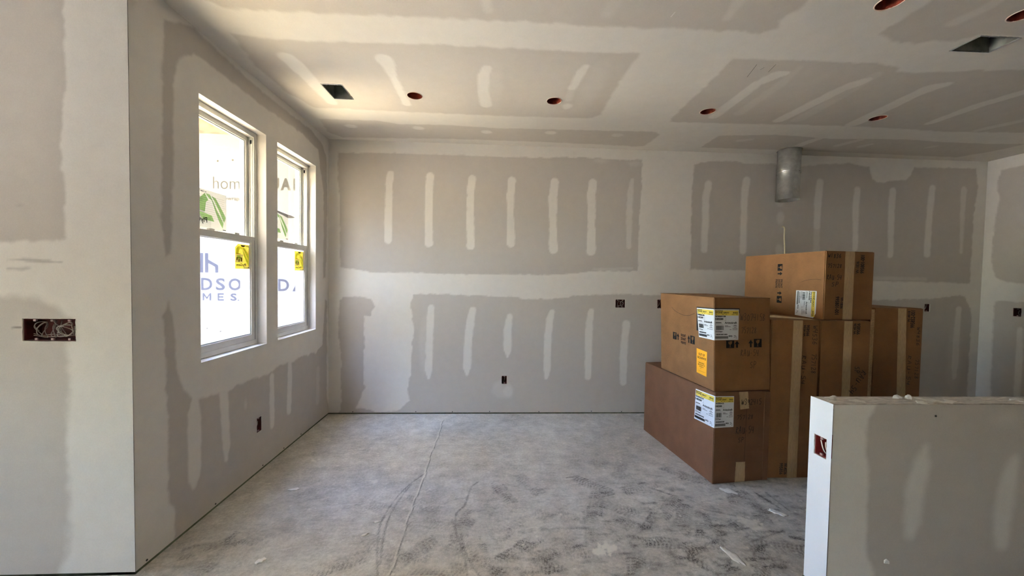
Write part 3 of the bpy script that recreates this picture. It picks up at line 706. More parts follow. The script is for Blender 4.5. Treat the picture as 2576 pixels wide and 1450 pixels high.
# ---- the slab
fu = lines(0, XR2, .0075, (0.0, 4.1)); fv = lines(YR, 0, .0075, (-2.2, 0.0))
U, V = np.meshgrid(fu, fv, indexing='ij'); u = U.ravel(); v = V.ravel()
dark = np.zeros_like(u); dust = np.zeros_like(u); fill = np.zeros_like(u); z = np.zeros_like(u)
n1 = fbm(u, v, 3.0, 4); n2 = fbm(u+9, v+3, 40, 3); n3 = fbm(u*1.0+5, v*3.0, 12, 4)
def near(lo, hi, pad): return np.nonzero((u > lo[0]-pad) & (u < hi[0]+pad) & (v > lo[1]-pad) & (v < hi[1]+pad))[0]
for (x, y, a, s) in FOOTPRINTS:
    k = near((x, y), (x, y), 0.2); du = u[k]-x; dv = v[k]-y; ca, sa = math.cos(a), math.sin(a)
    p = du*ca+dv*sa; q = -du*sa+dv*ca
    half = 0.045*(1-0.25*np.cos(p/0.145*PI*1.0+0.6)**2)+0.006
    c = sstep(np.maximum(np.abs(q)-half, np.abs(p)-0.14), 0.012)
    tread = 0.35+0.65*((np.sin(p*2*PI/0.021+6*np.abs(q)/0.05) > -0.1) & (np.abs(np.sin(q*2*PI/0.05)) > 0.25))
    worn = np.clip(0.55+1.1*fbm(du+x, dv+y, 16, 3), 0, 1)
    dark[k] = np.maximum(dark[k], c*tread*s*worn*1.0)
def track(pts, w, amt, target, wob=0.004):
    q = np.array(pts); k = near(q.min(0), q.max(0), 0.06)
    d = np.full(len(k), 1e9)
    for a, b in zip(pts[:-1], pts[1:]): d = np.minimum(d, seg_dist(u[k], v[k], a, b))
    c = sstep(d-w/2+fbm(u[k], v[k], 60, 2)*wob, 0.009)*np.clip(0.75+0.6*fbm(u[k], v[k], 25, 2), 0.25, 1)
    target[k] = np.maximum(target[k], c*amt)
ARCS = [[(1.171,-1.151),(1.096,-1.291),(1.051,-1.425),(1.028,-1.565),(1.023,-1.689),(1.047,-1.816),(1.08,-1.929),(1.12,-2.053),(1.19,-2.2)],
        [(1.11,-1.281),(1.076,-1.425),(1.057,-1.584),(1.062,-1.723),(1.081,-1.846),(1.111,-1.981)],
        [(1.557,-1.266),(1.512,-1.337),(1.486,-1.517),(1.445,-1.593),(1.441,-1.665),(1.455,-1.765),(1.493,-1.872),(1.527,-1.993),(1.538,-2.065),(1.56,-2.2)],
        [(1.485,-1.782),(1.502,-1.857),(1.541,-1.968),(1.594,-2.067),(1.66,-2.2)], [(1.33,-1.52),(1.43,-1.46),(1.50,-1.45)]]
for a, w, m in zip(ARCS, (.010, .011, .012, .011, .008), (.72, .66, .66, .72, .4)): track([tuple(q[:2]) for q in catmull([(*t, 0) for t in a], 5)], w, m, dark)
for a, b in (((2.175,-1.228),(2.265,-1.209)), ((2.364,-1.454),(2.45,-1.43)), ((3.065,-1.785),(3.195,-1.751)), ((2.034,-1.866),(2.148,-1.895)), ((3.477,-1.439),(3.48,-1.623)), ((3.40,-1.42),(3.44,-1.60)),
             ((2.7,-1.35),(2.86,-1.47)), ((2.95,-1.60),(3.15,-1.68)), ((2.5,-1.75),(2.62,-1.62)), ((3.0,-1.9),(3.3,-1.8)), ((3.3,-1.85),(3.5,-1.95))): track([a, b], .013, .75, dark)
for a, b in (((0.394,-1.568),(0.872,-1.483)), ((0.643,-0.33),(1.021,-0.663)), ((0.966,-0.396),(1.354,-0.668)), ((1.603,-1.252),(2.064,-1.469)), ((1.2,-0.5),(1.75,-0.62)), ((1.9,-0.32),(2.8,-0.40)), ((0.5,-1.9),(0.95,-1.75)), ((1.9,-1.47),(2.3,-1.46))): track([a, b], .012, .5, dust)
zone = np.clip((u-0.9)/1.8, 0, 1)*np.clip((-v-0.85)/0.7, 0, 1)
dark = np.clip(dark*1.1+zone*np.clip(n3*1.0+n2*0.6-0.04, 0, 1)*1.0+np.clip((-v-1.5)/0.5, 0, 1)*np.clip(n3-0.15, 0, 1)*0.4, 0, 1)
dust = np.clip(dust+np.clip(0.5-np.hypot((u-1.9)/1.2, (v+0.35)/0.35), 0, 1)*(0.7+n3)+np.clip(n1-0.10, 0, 1)*0.5*(1-zone)+np.clip(n2*n3*3-0.35, 0, 1)*0.4, 0, 0.9)
# saw-cut joint, dusty, with a dark edge
w_ = 1.167+0.004*np.sin(v*9)+0.003*np.sin(v*31)+fbm(v, v*0+2, 20, 2)*0.003
dd = np.abs(u-w_); kk = v < -0.16
fill = np.where(kk, sstep(dd-0.0045, 0.006)*np.clip(0.6+0.9*fbm(v, v*0, 6, 2), 0.1, 1), 0)
dark = np.maximum(dark, np.where(kk, sstep(np.abs(u-w_-0.0085)-0.0035, 0.006)*0.9, 0))
z -= np.where(kk, sstep(dd-0.002, 0.006)*0.004, 0)
# plaster splats trodden into the slab
for (x, y, r, m) in ((2.223,-1.923,.035,.9),(2.27,-1.90,.03,.8),(2.19,-1.94,.02,.9),(3.154,-1.726,.05,.6),(1.9,-1.70,.05,.35),(1.83,-1.62,.05,.3),(2.9,-2.02,.05,.4),(3.31,-1.39,.03,.5),(1.55,-1.62,.03,.3),(0.30,-0.95,.02,.8),(0.33,-0.93,.015,.7),(0.85,-1.25,.02,.5)):
    k = near((x, y), (x, y), r*2); c = sstep(np.hypot(u[k]-x, v[k]-y)-r+fbm(u[k], v[k], 50, 3)*r*1.2, 0.012); fill[k] = np.maximum(fill[k], c*m)
rs = np.random.RandomState(3)
for _i in range(260):
    x = rs.uniform(0.1, 4.0); y = rs.uniform(-2.15, -0.05); r = rs.uniform(.003, .008); k = near((x, y), (x, y), .02)
    fill[k] = np.maximum(fill[k], sstep(np.hypot(u[k]-x, v[k]-y)-r, .007)*rs.uniform(.4, .9))
nu, nv = U.shape; idx = np.arange(nu*nv).reshape(nu, nv)
F = np.stack([idx[:-1, :-1], idx[1:, :-1], idx[1:, 1:], idx[:-1, 1:]], -1).reshape(-1, 4).astype(np.int32)
me = bpy.data.meshes.new('floor'); P = np.stack([u, v, z], -1).astype(np.float32)
me.vertices.add(len(P)); me.vertices.foreach_set('co', P.ravel()); me.loops.add(F.size); me.loops.foreach_set('vertex_index', F.ravel())
me.polygons.add(len(F)); me.polygons.foreach_set('loop_start', np.arange(0, F.size, 4, dtype=np.int32)); me.polygons.foreach_set('loop_total', np.full(len(F), 4, np.int32))
me.update(calc_edges=True); set_finish(me, dark, dust, fill); me.materials.append(M['concrete'])
fl = bpy.data.objects.new('floor', me); COL.objects.link(fl)
tag(fl, 'dusty concrete slab with scuffs, shoe prints and a straight saw-cut joint', 'floor', kind='structure')
f2 = MB().box(XL, 0, YR, Y0, -0.2, 0.0).build('floor', M['concrete'])
tag(f2, 'concrete slab of the wider part of the room before the outside corner', 'floor', kind='structure')

# ---- gap at the foot of the boards: dark sill plates behind
def trim(name, x0, x1, y0, y1, mat, label, z0=-0.2, z1=0.045):
    tag(MB().box(x0, x1, y0, y1, z0, z1).build(name, mat), label, 'trim', kind='structure')
trim('trim_1', -0.10, W+.12, 0.009, 0.10, M['sill_plate'], 'dark sill plate in the gap under the rear drywall')
trim('trim_2', -0.14, -0.007, Y0+.01, 0.10, M['sill_plate'], 'greenish sill plate in the gap under the window wall')
trim('trim_3', W+.009, W+.10, YC+.01, 0.0, M['sill_plate'], 'dark sill plate in the gap under the far right wall')
trim('trim_4', XL, -0.01, Y0+.010, Y0+.10, M['sill_plate'], 'dark sill plate in the gap under the bright front wall')
for i, x in enumerate((0.24, 0.87, 1.24, 1.62, 2.13, 2.68, 3.0)):
    s = MB().lathe([(0.0005, -0.0015), (0.005, -0.0015), (0.005, 0.001)], 10).build('drywall_screw', M['screw'], wb)
    s.rotation_euler = (-PI/2, 0, 0); s.location = (x, -0.0005, 0.022+0.003*math.sin(i*3))
for i, y in enumerate((-0.533, -0.794, -1.062, -1.515, -1.954)):
    s = MB().lathe([(0.0005, -0.0015), (0.005, -0.0015), (0.005, 0.001)], 10).build('drywall_screw', M['screw'], wl_)
    s.rotation_euler = (0, -PI/2, 0); s.location = (0.0005, y, 0.024)

# ---- half wall
he = HOLE_END
wh = board('wall_half', t_half, lines(XH+.0035, XHE, .006, (XH+.0035, 4.3)), lines(0.004, ZT, .008), 0, MUD_HALF, M['drywall'],
           outer=slab_outer(t_half, XH+.012, XHE, 0.004, ZT-.004, YH2-YH, skip=2))
tag(wh, 'waist high half wall finished in drywall beside the stacked cartons', 'wall')
eb = board('end_board', t_end, lines(YH, YH2, .004, keep=[he[0], he[2]]), lines(0.004, ZT+.003, .01, keep=[he[1], he[3]]), 1, [], M['primed'], holes=[(*he, D)], kind=None, parent=wh)
tag(eb, 'bright white primed end of the half wall')
tp = MB().box(XH+.006, XHE, YH+.016, YH2-.002, ZT-.03, ZT).build('top_plate', M['dusty_plate'], wh, bevel=.002)
tag(tp, 'raw wooden top plate smeared with dried compound')
bk = board('back_board', lambda u, v, d: np.stack([u, np.full_like(u, YH2), v], -1), lines(XH+.012, XHE, .3), lines(0.004, ZT, .3), 0.3, [], M['drywall'], kind=None, parent=wh)
def lump(name, cx, cy, cz, rx, ry, rz, mat, parent=None, seed=0, ang=0.0, rough=0.35):
    bm = bmesh.new(); bmesh.ops.create_icosphere(bm, subdivisions=3, radius=1.0); r = random.Random(seed)
    ph = [r.uniform(0, 6) for _ in range(6)]
    for q in bm.verts:
        c = q.co
        k = 1+rough*(0.5*math.sin(3*c.x+ph[0])*math.cos(2.4*c.y+ph[1])+0.3*math.sin(6*c.y+ph[2]+2*c.x)+0.2*math.sin(9*c.x+ph[3])*math.sin(8*c.y+ph[4]))
        q.co = Vector((c.x*rx*k, c.y*ry*(k+.25*math.sin(7*c.x+ph[5])), max(c.z, -0.25)*rz*k))
    low = min(q.co.z for q in bm.verts)
    me = bpy.data.meshes.new(name); bm.to_mesh(me); bm.free(); me.materials.append(mat)
    me.polygons.foreach_set('use_smooth', [True]*len(me.polygons))
    o = bpy.data.objects.new(name, me); COL.objects.link(o); o.location = (cx, cy, cz-low); o.rotation_euler = (0, 0, ang)
    if parent: o.parent = parent
    return o
for i, (x, y, rx, ry, rz, a) in enumerate(((3.16, -2.20, .05, .018, .004, .3), (3.24, -2.245, .035, .02, .003, -.5), (3.515, -2.262, .03, .020, .005, .5), (3.60, -2.235, .045, .020, .005, -.6), (3.56, -2.262, .035, .012, .004, .2), (3.66, -2.25, .04, .026, .003, .9), (4.02, -2.23, .05, .02, .006, .2), (4.06, -2.262, .03, .02, .006, .7), (3.12, -2.245, .03, .02, .003, 0))):
    lump('compound_smear', x, y, ZT-.001, rx*.9, ry*.85, rz*.6, M['dusty_compound'], wh, seed=i, ang=a, rough=.8)
lump('compound_smear', 3.354, YH-.001, 0.200, .012, .004, .012, M['compound'], wh, seed=40, rough=.5)
s = MB().lathe([(0.0005, -0.001), (0.0042, -0.001), (0.0042, 0.001)], 10).build('drywall_screw', M['screw'], wh)
s.rotation_euler = (-PI/2, 0, 0); s.location = (3.547, YH-.0006, 0.843)
tag(lump('compound_crumb', 3.472, -2.205, ZT, .020, .011, .010, M['compound'], seed=21, rough=.5), 'flatter dried compound lump on the half wall top, left of the other one', 'plaster crumb', 'crumbs on the half wall')
tag(lump('compound_crumb', 3.512, -2.215, ZT, .011, .009, .014, M['compound'], seed=22, rough=.4), 'taller dried compound lump standing up on the half wall top', 'plaster crumb', 'crumbs on the half wall')
lump('torn_board_edge', XH-.001, YH+.001, 0.02, .006, .004, .07, M['sheathing'], wh, seed=44, rough=.7)
lump('torn_board_edge', XH-.001, -2.186, 0.0, .006, .010, .05, M['sill_plate'], wh, seed=45, rough=.7)
pm = Print(lambda u, v, off: (u, v, H-off))
for a, b in (((3.235, -1.539), (3.273, -1.397)), ((3.349, -1.548), (3.365, -1.465)), ((3.303, -1.512), (3.296, -1.485))): pm.stroke([a, b], .0022)
tag(pm.build('pencil_mark', M['marker'], ce, .0006), kind='stuff')
sc_ = Print(lambda u, v, off: (u, v, H-off)); sc_.stroke([(2.522, -1.937), (2.517, -1.9)], .004); sc_.build('scratch', M['compound'], ce, .0006)
for i, (x, y, rx, ry, a, lab) in enumerate(((3.233, -1.411, .045, .022, -.6, 'long pale compound flake on the floor just before the lowest carton'), (3.388, -1.644, .045, .02, -.7, 'pale compound flake on the floor beside the white half wall end'), (2.886, -1.977, .022, .06, .2, 'narrow pale compound flake pointing towards the camera on the scuffed floor'),
        (0.522, -1.944, .022, .018, .3, 'round pale compound flake on the floor under the near window'), (0.996, -1.671, .018, .009, .2, 'small compound flake between the tyre arc and the window wall, farther one'), (0.966, -1.774, .018, .009, .5, 'small compound flake left of the tyre arc, nearer one'), (0.361, -1.331, .032, .012, .3, 'thin compound flake on the floor along the window wall'), (3.16, -0.05, .03, .014, .1, 'compound flake at the foot of the rear wall beside the lowest carton'))):
    tag(lump('compound_flake', x, y, 0.0, rx, ry, .004, M['gypsum'] if i % 3 else M['compound'], seed=60+i, ang=a, rough=.55), lab, 'plaster flake', 'compound flakes on the slab')

# ---------------------------------------------------------------- outdoors seen through the windows
YN = 1.6
g = MB().box(-30, 30, -30, 30, -0.45, -0.22).build('ground', M['ground_dirt'])
tag(g, 'bare ground outside the windows', 'ground', kind='structure')
rf = MB().box(-4.4, -0.16, -0.4, YN+.15, 3.62, 3.80).build('roof', M['soffit']); tag(rf, 'timber roof of the covered patio outside the windows', 'roof', kind='structure')  # unseen roof, added so that the house wrap below stays in shade
wo = MB().box(-6.0, -0.15, YN, YN+.15, -0.22, 4.2).box(-0.16, -0.02, WALL_T, YN, -0.22, 4.2).build('wall_outside', M['osb'])
tag(wo, 'sheathed outer wall seen through the windows, covered with printed house wrap', 'wall', kind='structure')
wrp = MB().box(-6.0, -0.165, YN-.004, YN-.001, -0.2, 3.322).build('house_wrap', M['wrap'], wo)
tag(wrp, 'white house wrap with large grey lettering')
def t_wrap(u, v, off): return (u, YN-.004-off*3, v)
pr = Print(t_wrap)
def davidson(x):        # x: left edge of the first letter; the photograph shows parts of two of these
    wd = dict(D=.150, A=.185, V=.185, I=.030, S=.125, O=.172, N=.150); p = x
    for i, ch in enumerate('DAVIDSON'):
        pr.text(ch, p, 1.157, p+wd[ch], 1.327, bold=.022); p += wd[ch]+.047
    for ch, a, b in (('H', -.40, -.30), ('O', -.22, -.10), ('M', 0.0, .117), ('E', .203, .288), ('S', .375, .461)): 
        if ch == 'M':
            a0, w0, h0 = x+.756+a, b-a, .104
            pr.poly([(a0+w0*q, 1.012+h0*t) for q, t in ((0,0),(.20,0),(.20,.66),(.46,.22),(.54,.22),(.80,.66),(.80,0),(1,0),(1,1),(.84,1),(.5,.46),(.16,1),(0,1))])
        elif ch == 'E':
            for q in ((0, 0, .26, 1), (.26, 0, 1, .2), (.26, .4, .9, .6), (.26, .8, 1, 1)): pr.rect(x+.756+a+(b-a)*q[0], 1.012+.104*q[1], x+.756+a+(b-a)*q[2], 1.012+.104*q[3])
        else: pr.text(ch, x+.756+a, 1.012, x+.756+b, 1.116, bold=.03)
    pr.rect(x+1.232, 1.012, x+1.25, 1.03)
    b = x+.726
    pr.rect(b, 1.403, b+.040, 1.674); pr.rect(b+.068, 1.403, b+.110, 1.674)
    pr.poly([(b+.110, 1.585), (b+.243, 1.506), (b+.243, 1.403), (b+.203, 1.403), (b+.203, 1.485), (b+.110, 1.535)])
davidson(-3.173); davidson(-1.392)
tag(pr.build('house_wrap_print', M['wrap_ink'], wrp), kind='stuff')
pg = Print(t_wrap)
pg.text('home', -2.264, 2.567, -1.80, 2.735, bold=-.012)
pg.text('housewrap', -2.26, 2.395, -1.915, 2.468, bold=.004)
for ch, a, b in (('G', -1.70, -1.55), ('U', -1.50, -1.375), ('A', -1.355, -1.215), ('R', -1.18, -1.06), ('D', -1.03, -.90)): pg.text(ch, a, 2.572, b, 2.740, bold=.045)
tag(pg.build('house_wrap_small_print', M['wrap_ink_grey'], wrp), kind='stuff')
for x, zz in ((-2.2, 2.95), (-2.0, 2.97), (-2.36, .62), (-2.18, .58)):
    s = MB().lathe([(0.001, -0.003), (0.012, -0.003), (0.012, 0.002)], 10).build('cap_nail', M['wrap_ink_grey'], wrp); s.rotation_euler = (-PI/2, 0, 0); s.location = (x, YN-.004, zz)

# ---------------------------------------------------------------- windows
def ring(mb, xa, xb, ya, yb, za, zb, ts, tb, tt):
    """rectangular frame in the wall plane: stiles ts, bottom tb, top tt, from depth xa to xb"""
    mb.box(xa, xb, ya, ya+ts, za, zb); mb.box(xa, xb, yb-ts, yb, za, zb)
    mb.box(xa, xb, ya+ts, yb-ts, za, za+tb); mb.box(xa, xb, ya+ts, yb-ts, zb-tt, zb); return mb

def green_mark(pr, pts, x0, y0, x1, y1):
    for q in pts: pr.poly([(x0+(x1-x0)*a, y0+(y1-y0)*b) for a, b in q])
MARK = [[(.02,.46),(.06,.78),(.22,.93),(.34,.76),(.26,.70),(.22,.43)], [(.25,.93),(.40,.92),(.62,.57),(.88,.20),(.85,.05),(.76,.16),(.62,.42),(.46,.78),(.36,.82)],
        [(.44,.90),(.60,.86),(.85,.55),(.97,.38),(.90,.22),(.76,.46),(.55,.78)], [(.02,.42),(.46,.36),(.54,.20),(.16,.22),(.06,.32)]]

def make_window(n, ya, yb, label):
    z0, z1 = WZ0, WZ1; zm = 1.642; e = .0015
    w = empty('window_%d' % n, (0, (ya+yb)/2, z0)); tag(w, label, 'window', kind='structure')
    w['group'] = 'single hung windows'
    def b(mb, name, mat, parent=None, bevel=.0025):
        o = mb.build(name, mat, None, bevel); o.parent = parent or w
        o.matrix_parent_inverse = Matrix.Identity(4)
        if not parent or parent == w: o.location = (0, -(ya+yb)/2, -z0)
        return o
    f = MB(); ring(f, -.173, -.142, ya+e, yb-e, z0+e, z1-e, .016, .022, .018); ring(f, -.142, -.104, ya+e, yb-e, z0+e, z1-e, .020, .030, .024)
    ring(f, -.104, -.064, ya+e, yb-e, z0+e, z1-e, .024, .034, .030)
    fr = b(f, 'frame', M['vinyl'])
    tr = MB()
    for y in (ya+.024, yb-.024):          # balance tracks beside the upper sash
        s = 1 if y == ya+.024 else -1
        a, c = sorted((y, y+s*.006)); tr.box(-.101, -.096, a, c, zm, z1-.03); tr.box(-.082, -.077, a, c, zm, z1-.03); tr.box(-.070, -.066, a, c, zm, z1-.03)
    b(tr, 'balance_track', M['vinyl'], bevel=0)
    sh = MB().box(-.094, -.084, yb-.031, yb-.0245, z1-.075, z1-.050); b(sh, 'balance_stop', M['screw'], bevel=.001)
    ua, ub = ya+.021, yb-.021
    us = MB(); ring(us, -.138, -.108, ua, ub, zm-.022, z1-.026, .030, .036, .034); up = b(us, 'upper_sash', M['vinyl'])
    us2 = MB(); ring(us2, -.130, -.116, ua+.028, ub-.028, zm+.012, z1-.058, .008, .008, .008); b(us2, 'glazing_bead', M['vinyl'], up, .001)
    b(MB().box(-.1245, -.1215, ua+.03, ub-.03, zm+.014, z1-.06), 'pane', M['glass_warm'], up, 0)
    la, lb = ya+.026, yb-.026
    ls = MB(); ring(ls, -.099, -.067, la, lb, z0+.030, zm+.022, .034, .046, .042); lo = b(ls, 'lower_sash', M['vinyl'])
    l2 = MB(); ring(l2, -.092, -.074, la+.032, lb-.032, z0+.074, zm-.018, .008, .010, .008); b(l2, 'glazing_bead', M['vinyl'], lo, .002)
    b(MB().box(-.0855, -.0825, la+.034, lb-.034, z0+.076, zm-.020), 'pane', M['glass_cool'], lo, 0)
    for q in (.30, .70):
        b(MB().box(-.092, -.074, la+(lb-la)*q-.022, la+(lb-la)*q+.022, zm+.022, zm+.034), 'sash_lock', M['vinyl'], lo, .003)
    gp = MB().box(-.0665, -.0645, lb+.0003, lb+.0025, z0+.035, zm+.02); b(gp, 'weather_strip', M['dark_gap'], bevel=0)  # dark strip standing in for the shaded gap beside the lower sash
    # stickers against the glass, meant to be read from outdoors, so mirrored in here
    def stk(name, xo, y0, y1, za, zb, kind):
        def t3(u, v, off): return (xo+off*1.5, u, v)
        base = M['stk_white'] if kind == 'green' else M['stk_yellow']
        p = Print(t3)
        if kind == 'green' and n == 2: p.poly([(y0, za), (y1, za), (y1, zb-.02), (y1-.01, zb), (y0, zb+.015)])
        elif kind == 'yellow' and n == 1: p.poly([(y0, za), (y1, za), (y1, zb), (y0+.03, zb), (y0, zb-.025)])
        else: p.rect(y0, za, y1, zb)
        o = p.build(name, base, None, 0.0); o.parent = w; o.location = (0, -(ya+yb)/2, -z0)
        if kind == 'green' and n == 2:        # the loose upper corner curls off the glass
            V = [(xo+.001, y0, zb+.012), (xo+.002, y1-.005, zb-.002), (xo+.012, y1+.03, zb-.004), (xo+.018, y1+.075, zb-.014), (xo+.010, y1+.03, zb-.026), (xo+.001, y1, zb-.030)]
            c = link_mesh('curled_corner', V, [(0, 1, 5), (1, 2, 4, 5), (2, 3, 4)], M['stk_curl'], o)
        mk = Print(t3); yw = y1-y0; zw = zb-za
        if kind == 'green': green_mark(mk, MARK, y0+.24*yw, za+.03*zw, y0+1.0*yw, za+.98*zw)
        else:
            green_mark(mk, [MARK[1], MARK[2]], y0-.06*yw, za+.06*zw, y0+.96*yw, za+.98*zw); green_mark(mk, [MARK[0]], y0+.02*yw, za+.30*zw, y0+.80*yw, za+.96*zw)
        mm = mk.build('green_mark', M['stk_green'] if kind == 'green' else M['stk_olive'], o, .0006)
        ik = Print(t3)
        if kind == 'green':
            for k in range(11): ik.rect(y0+.10*yw, za+zw*(.30+.055*k), y0+yw*(.95-.02*(k % 3)), za+zw*(.303+.055*k))
            for k in range(9): ik.rect(y0+.04*yw, za+zw*(.06+.034*k), y0+yw*.56, za+zw*(.064+.034*k))
            ik.text('PlyGem', y0+.02*yw, za+.12*zw, y0+.46*yw, za+.30*zw, mirror=True, bold=.02)
            ik.text('PLYGEM', y0+.30*yw, za+.93*zw, y0+.44*yw, za+.96*zw, mirror=True, bold=.02); ik.rect(y0+.88*yw, za+.03*zw, y0+.97*yw, za+.05*zw)
            ik.poly([(y0+.2*yw, za+.98*zw), (y0+.27*yw, za+.98*zw), (y0+.22*yw, za+.92*zw)])
        else:
            ik.poly([(y0+.30*yw, za+.96*zw), (y0+.60*yw, za+.96*zw), (y0+.52*yw, za+.90*zw), (y0+.36*yw, za+.90*zw)]); ik.rect(y0+.62*yw, za+.92*zw, y0+.85*yw, za+.935*zw)
            ik.text('PlyGem', y0+.06*yw, za+.08*zw, y0+.62*yw, za+.22*zw, mirror=True, bold=.02)
            for k in range(16): ik.rect(y0+.45*yw, za+zw*(.30+.036*k), y0+yw*.96, za+zw*(.304+.036*k))
            ik.rect(y0+.76*yw, za+.04*zw, y0+.80*yw, za+.09*zw); ik.rect(y0+.88*yw, za+.04*zw, y0+.95*yw, za+.09*zw); ik.rect(y0+.05*yw, za+.60*zw, y0+.30*yw, za+.615*zw)
            wp = Print(t3); wp.rect(y0+.02*yw, za+.26*zw, y0+.45*yw, za+.58*zw); wp.rect(y0+.50*yw, za+.01*zw, y0+.98*yw, za+.10*zw); wp.build('white_field', M['stk_field'], o, .0009)
            gb = Print(t3); gb.rect(y0+.10*yw, za+.40*zw, y0+.30*yw, za+.54*zw); gb.build('green_field', M['stk_green'], o, .0012)
            ik.rect(y0+.06*yw, za+.34*zw, y0+.12*yw, za+.46*zw); ik.rect(y0+.31*yw, za+.30*zw, y0+.38*yw, za+.46*zw); ik.rect(y0+.18*yw, za+.28*zw, y0+.24*yw, za+.40*zw); ik.rect(y0+.12*yw, za+.44*zw, y0+.34*yw, za+.46*zw)
        tag(ik.build('printed_text', M['stk_ink'], o, .0016), kind='stuff')
    if n == 1: stk('sticker', -.120, -1.545, -1.236, 1.674, 1.912, 'green'); stk('sticker', -.0815, -1.214, -1.047, 1.436, 1.604, 'yellow')
    else: stk('sticker', -.120, -.815, -.506, 1.694, 1.912, 'green'); stk('sticker', -.0815, -.474, -.305, 1.436, 1.606, 'yellow')
    return w
make_window(1, *WIN[0], 'near single hung window showing a wide house wrap logo, farther from the room corner')
make_window(2, *WIN[1], 'second single hung window, next to the corner with the rear wall')

# ---------------------------------------------------------------- boxes for switches and outlets, set into the boards
def elec(u0, v0, u1, v1, place, label, wires, ears=((0.5, 1), (0.5, 0)), depth=.07, gang=1, wall=None, shell='red_box'):
    """place(root) puts the box: local x right, z up, y into the wall"""
    r = empty('outlet_box' if gang < 4 else 'switch_box'); place(r)
    tag(r, label, 'electrical box', 'open electrical boxes')
    w = (u1-u0)-.004; h = (v1-v0)-.004; t = .0025; y0 = .003
    s = MB().box(-w/2, -w/2+t, y0, depth, -h/2, h/2).box(w/2-t, w/2, y0, depth, -h/2, h/2).box(-w/2+t, w/2-t, y0, depth, -h/2, -h/2+t).box(-w/2+t, w/2-t, y0, depth, h/2-t, h/2).box(-w/2, w/2, depth, depth+t, -h/2, h/2)
    s.build('box_shell', M[shell], r, .0006, seg=1)
    rr = random.Random(int(abs(u0)*1000)); W2, H2 = (u1-u0)/2, (v1-v0)/2; e = MB()      # chalky rim left by the cut
    for (a, b) in (((-W2, -H2), (W2, -H2)), ((W2, -H2), (W2, H2)), ((W2, H2), (-W2, H2)), ((-W2, H2), (-W2, -H2))):
        n = 7; L = []; K = []
        for i in range(n+1):
            t = i/n; x = a[0]+(b[0]-a[0])*t; z = a[1]+(b[1]-a[1])*t; k = 1+rr.uniform(.010, .035)*(.06/max(W2, .03)); q = 1-rr.uniform(.0, .02)
            L.append((x*q, -.0004, z*q)); K.append((x*k, -.0012, z*(1+rr.uniform(.015, .05))))
        for i in range(n): e.poly([L[i], L[i+1], K[i+1], K[i]])
    c = e.build('cut_edge', M['gypsum'], wall); c.location = r.location; c.rotation_euler = r.rotation_euler
    for (fx, top) in ears:
        x = -w/2+w*fx; z = (h/2-.007) if top else (-h/2+.007)
        MB().box(x-.006, x+.006, .004, .012, z-.005, z+.005).build('mounting_ear', M['ear'], r, .002)
    for pts, rad, mat in wires: MB().tube(catmull(pts, 6), rad, 6).build('cable', mat, r, smooth=True)
    return r
def at(x, y, z, rz):
    def f(r): r.location = (x, y, z); r.rotation_euler = (0, 0, rz)
    return f
Wb = M['wire_bright']; Wm = M['wire']; Ww = M['wire_white']; Wk = M['wire_black']
def loop(cx, cz, rx, rz, y, n=1.2, ph=0.0):
    return [(cx+rx*math.cos(ph+2*PI*i/10), y+.012*math.sin(i*1.3), cz+rz*math.sin(ph+2*PI*i/10)) for i in range(int(10*n)+1)]
h = HOLE_NEAR
wires4 = [(loop(-.062, 0.0, .020, .034, .026, 1.5, .3), .0016, Wm), (loop(-.048, -.004, .018, .036, .022, 1.3, 1.0), .0016, Wm), (loop(-.006, .004, .014, .036, .03, 1.2, 2.0), .0016, Wm), (loop(.058, -.004, .034, .026, .014, 2.3, .2), .0018, Ww), (loop(.062, .002, .030, .030, .018, 1.8, 1.2), .0018, Ww), (loop(.05, -.006, .03, .024, .010, 1.2, 2.2), .0016, Ww),
          ([(-.10, .03, -.022), (-.05, .02, -.028), (0, .02, -.022), (.05, .02, -.03), (.09, .03, -.024)], .0016, Wm), ([(-.10, .03, -.03), (-.04, .02, -.034), (.03, .02, -.032), (.08, .03, -.028)], .0016, Wm), ([(-.02, .05, .036), (-.006, .02, .01), (.012, .014, -.036)], .0016, Wm), ([(.0, .05, .036), (.03, .02, .014), (.05, .02, -.02)], .0016, Wm),
          ([(.09, .05, .034), (.084, .025, .02), (.070, .02, .012)], .003, M['red_box'])]
elec(*h, at((h[0]+h[2])/2, Y0, (h[1]+h[3])/2, 0), 'wide red switch box full of coiled wires on the bright front wall', wires4, ears=((.2, 1), (.53, 1), (.86, 1), (.22, 0), (.53, 0), (.86, 0)), gang=4, wall=wn_)
def w1(k): return [([(-.006-.004*k, .05, -.036), (-.002, .018, -.01), (.006, .016, .022)], .0018, Ww), ([(.004, .05, -.03), (.002, .02, -.006), (.009, .024, .02)], .0016, Wk)]
h = HOLES_BACK[0]; elec(*h, at((h[0]+h[2])/2, 0, (h[1]+h[3])/2, 0), 'narrow red outlet box low on the rear wall', w1(0), wall=wb)
h = HOLES_BACK[1]; elec(*h, at((h[0]+h[2])/2, 0, (h[1]+h[3])/2, 0), 'square two gang red box at counter height on the rear wall', [(loop(.0, .0, .02, .026, .03, 1.2, .4), .0018, Wm), (loop(.02, -.004, .014, .024, .02, 1.1, 1.5), .002, Ww), ([(-.02, .05, -.03), (0, .03, -.02), (.03, .02, -.03)], .0018, Wm)], ears=((.25, 1), (.75, 1), (.3, 0), (.72, 0)), gang=2, wall=wb)
h = HOLES_BACK[2]; elec(*h, at((h[0]+h[2])/2, 0, (h[1]+h[3])/2, 0), 'red outlet box on the rear wall half hidden behind the upper left carton', w1(1), wall=wb)
h = HOLES_BACK[3]; elec(*h, at((h[0]+h[2])/2, 0, (h[1]+h[3])/2, 0), 'dark outlet box on the rear wall at the top of the rightmost carton', w1(2), wall=wb)
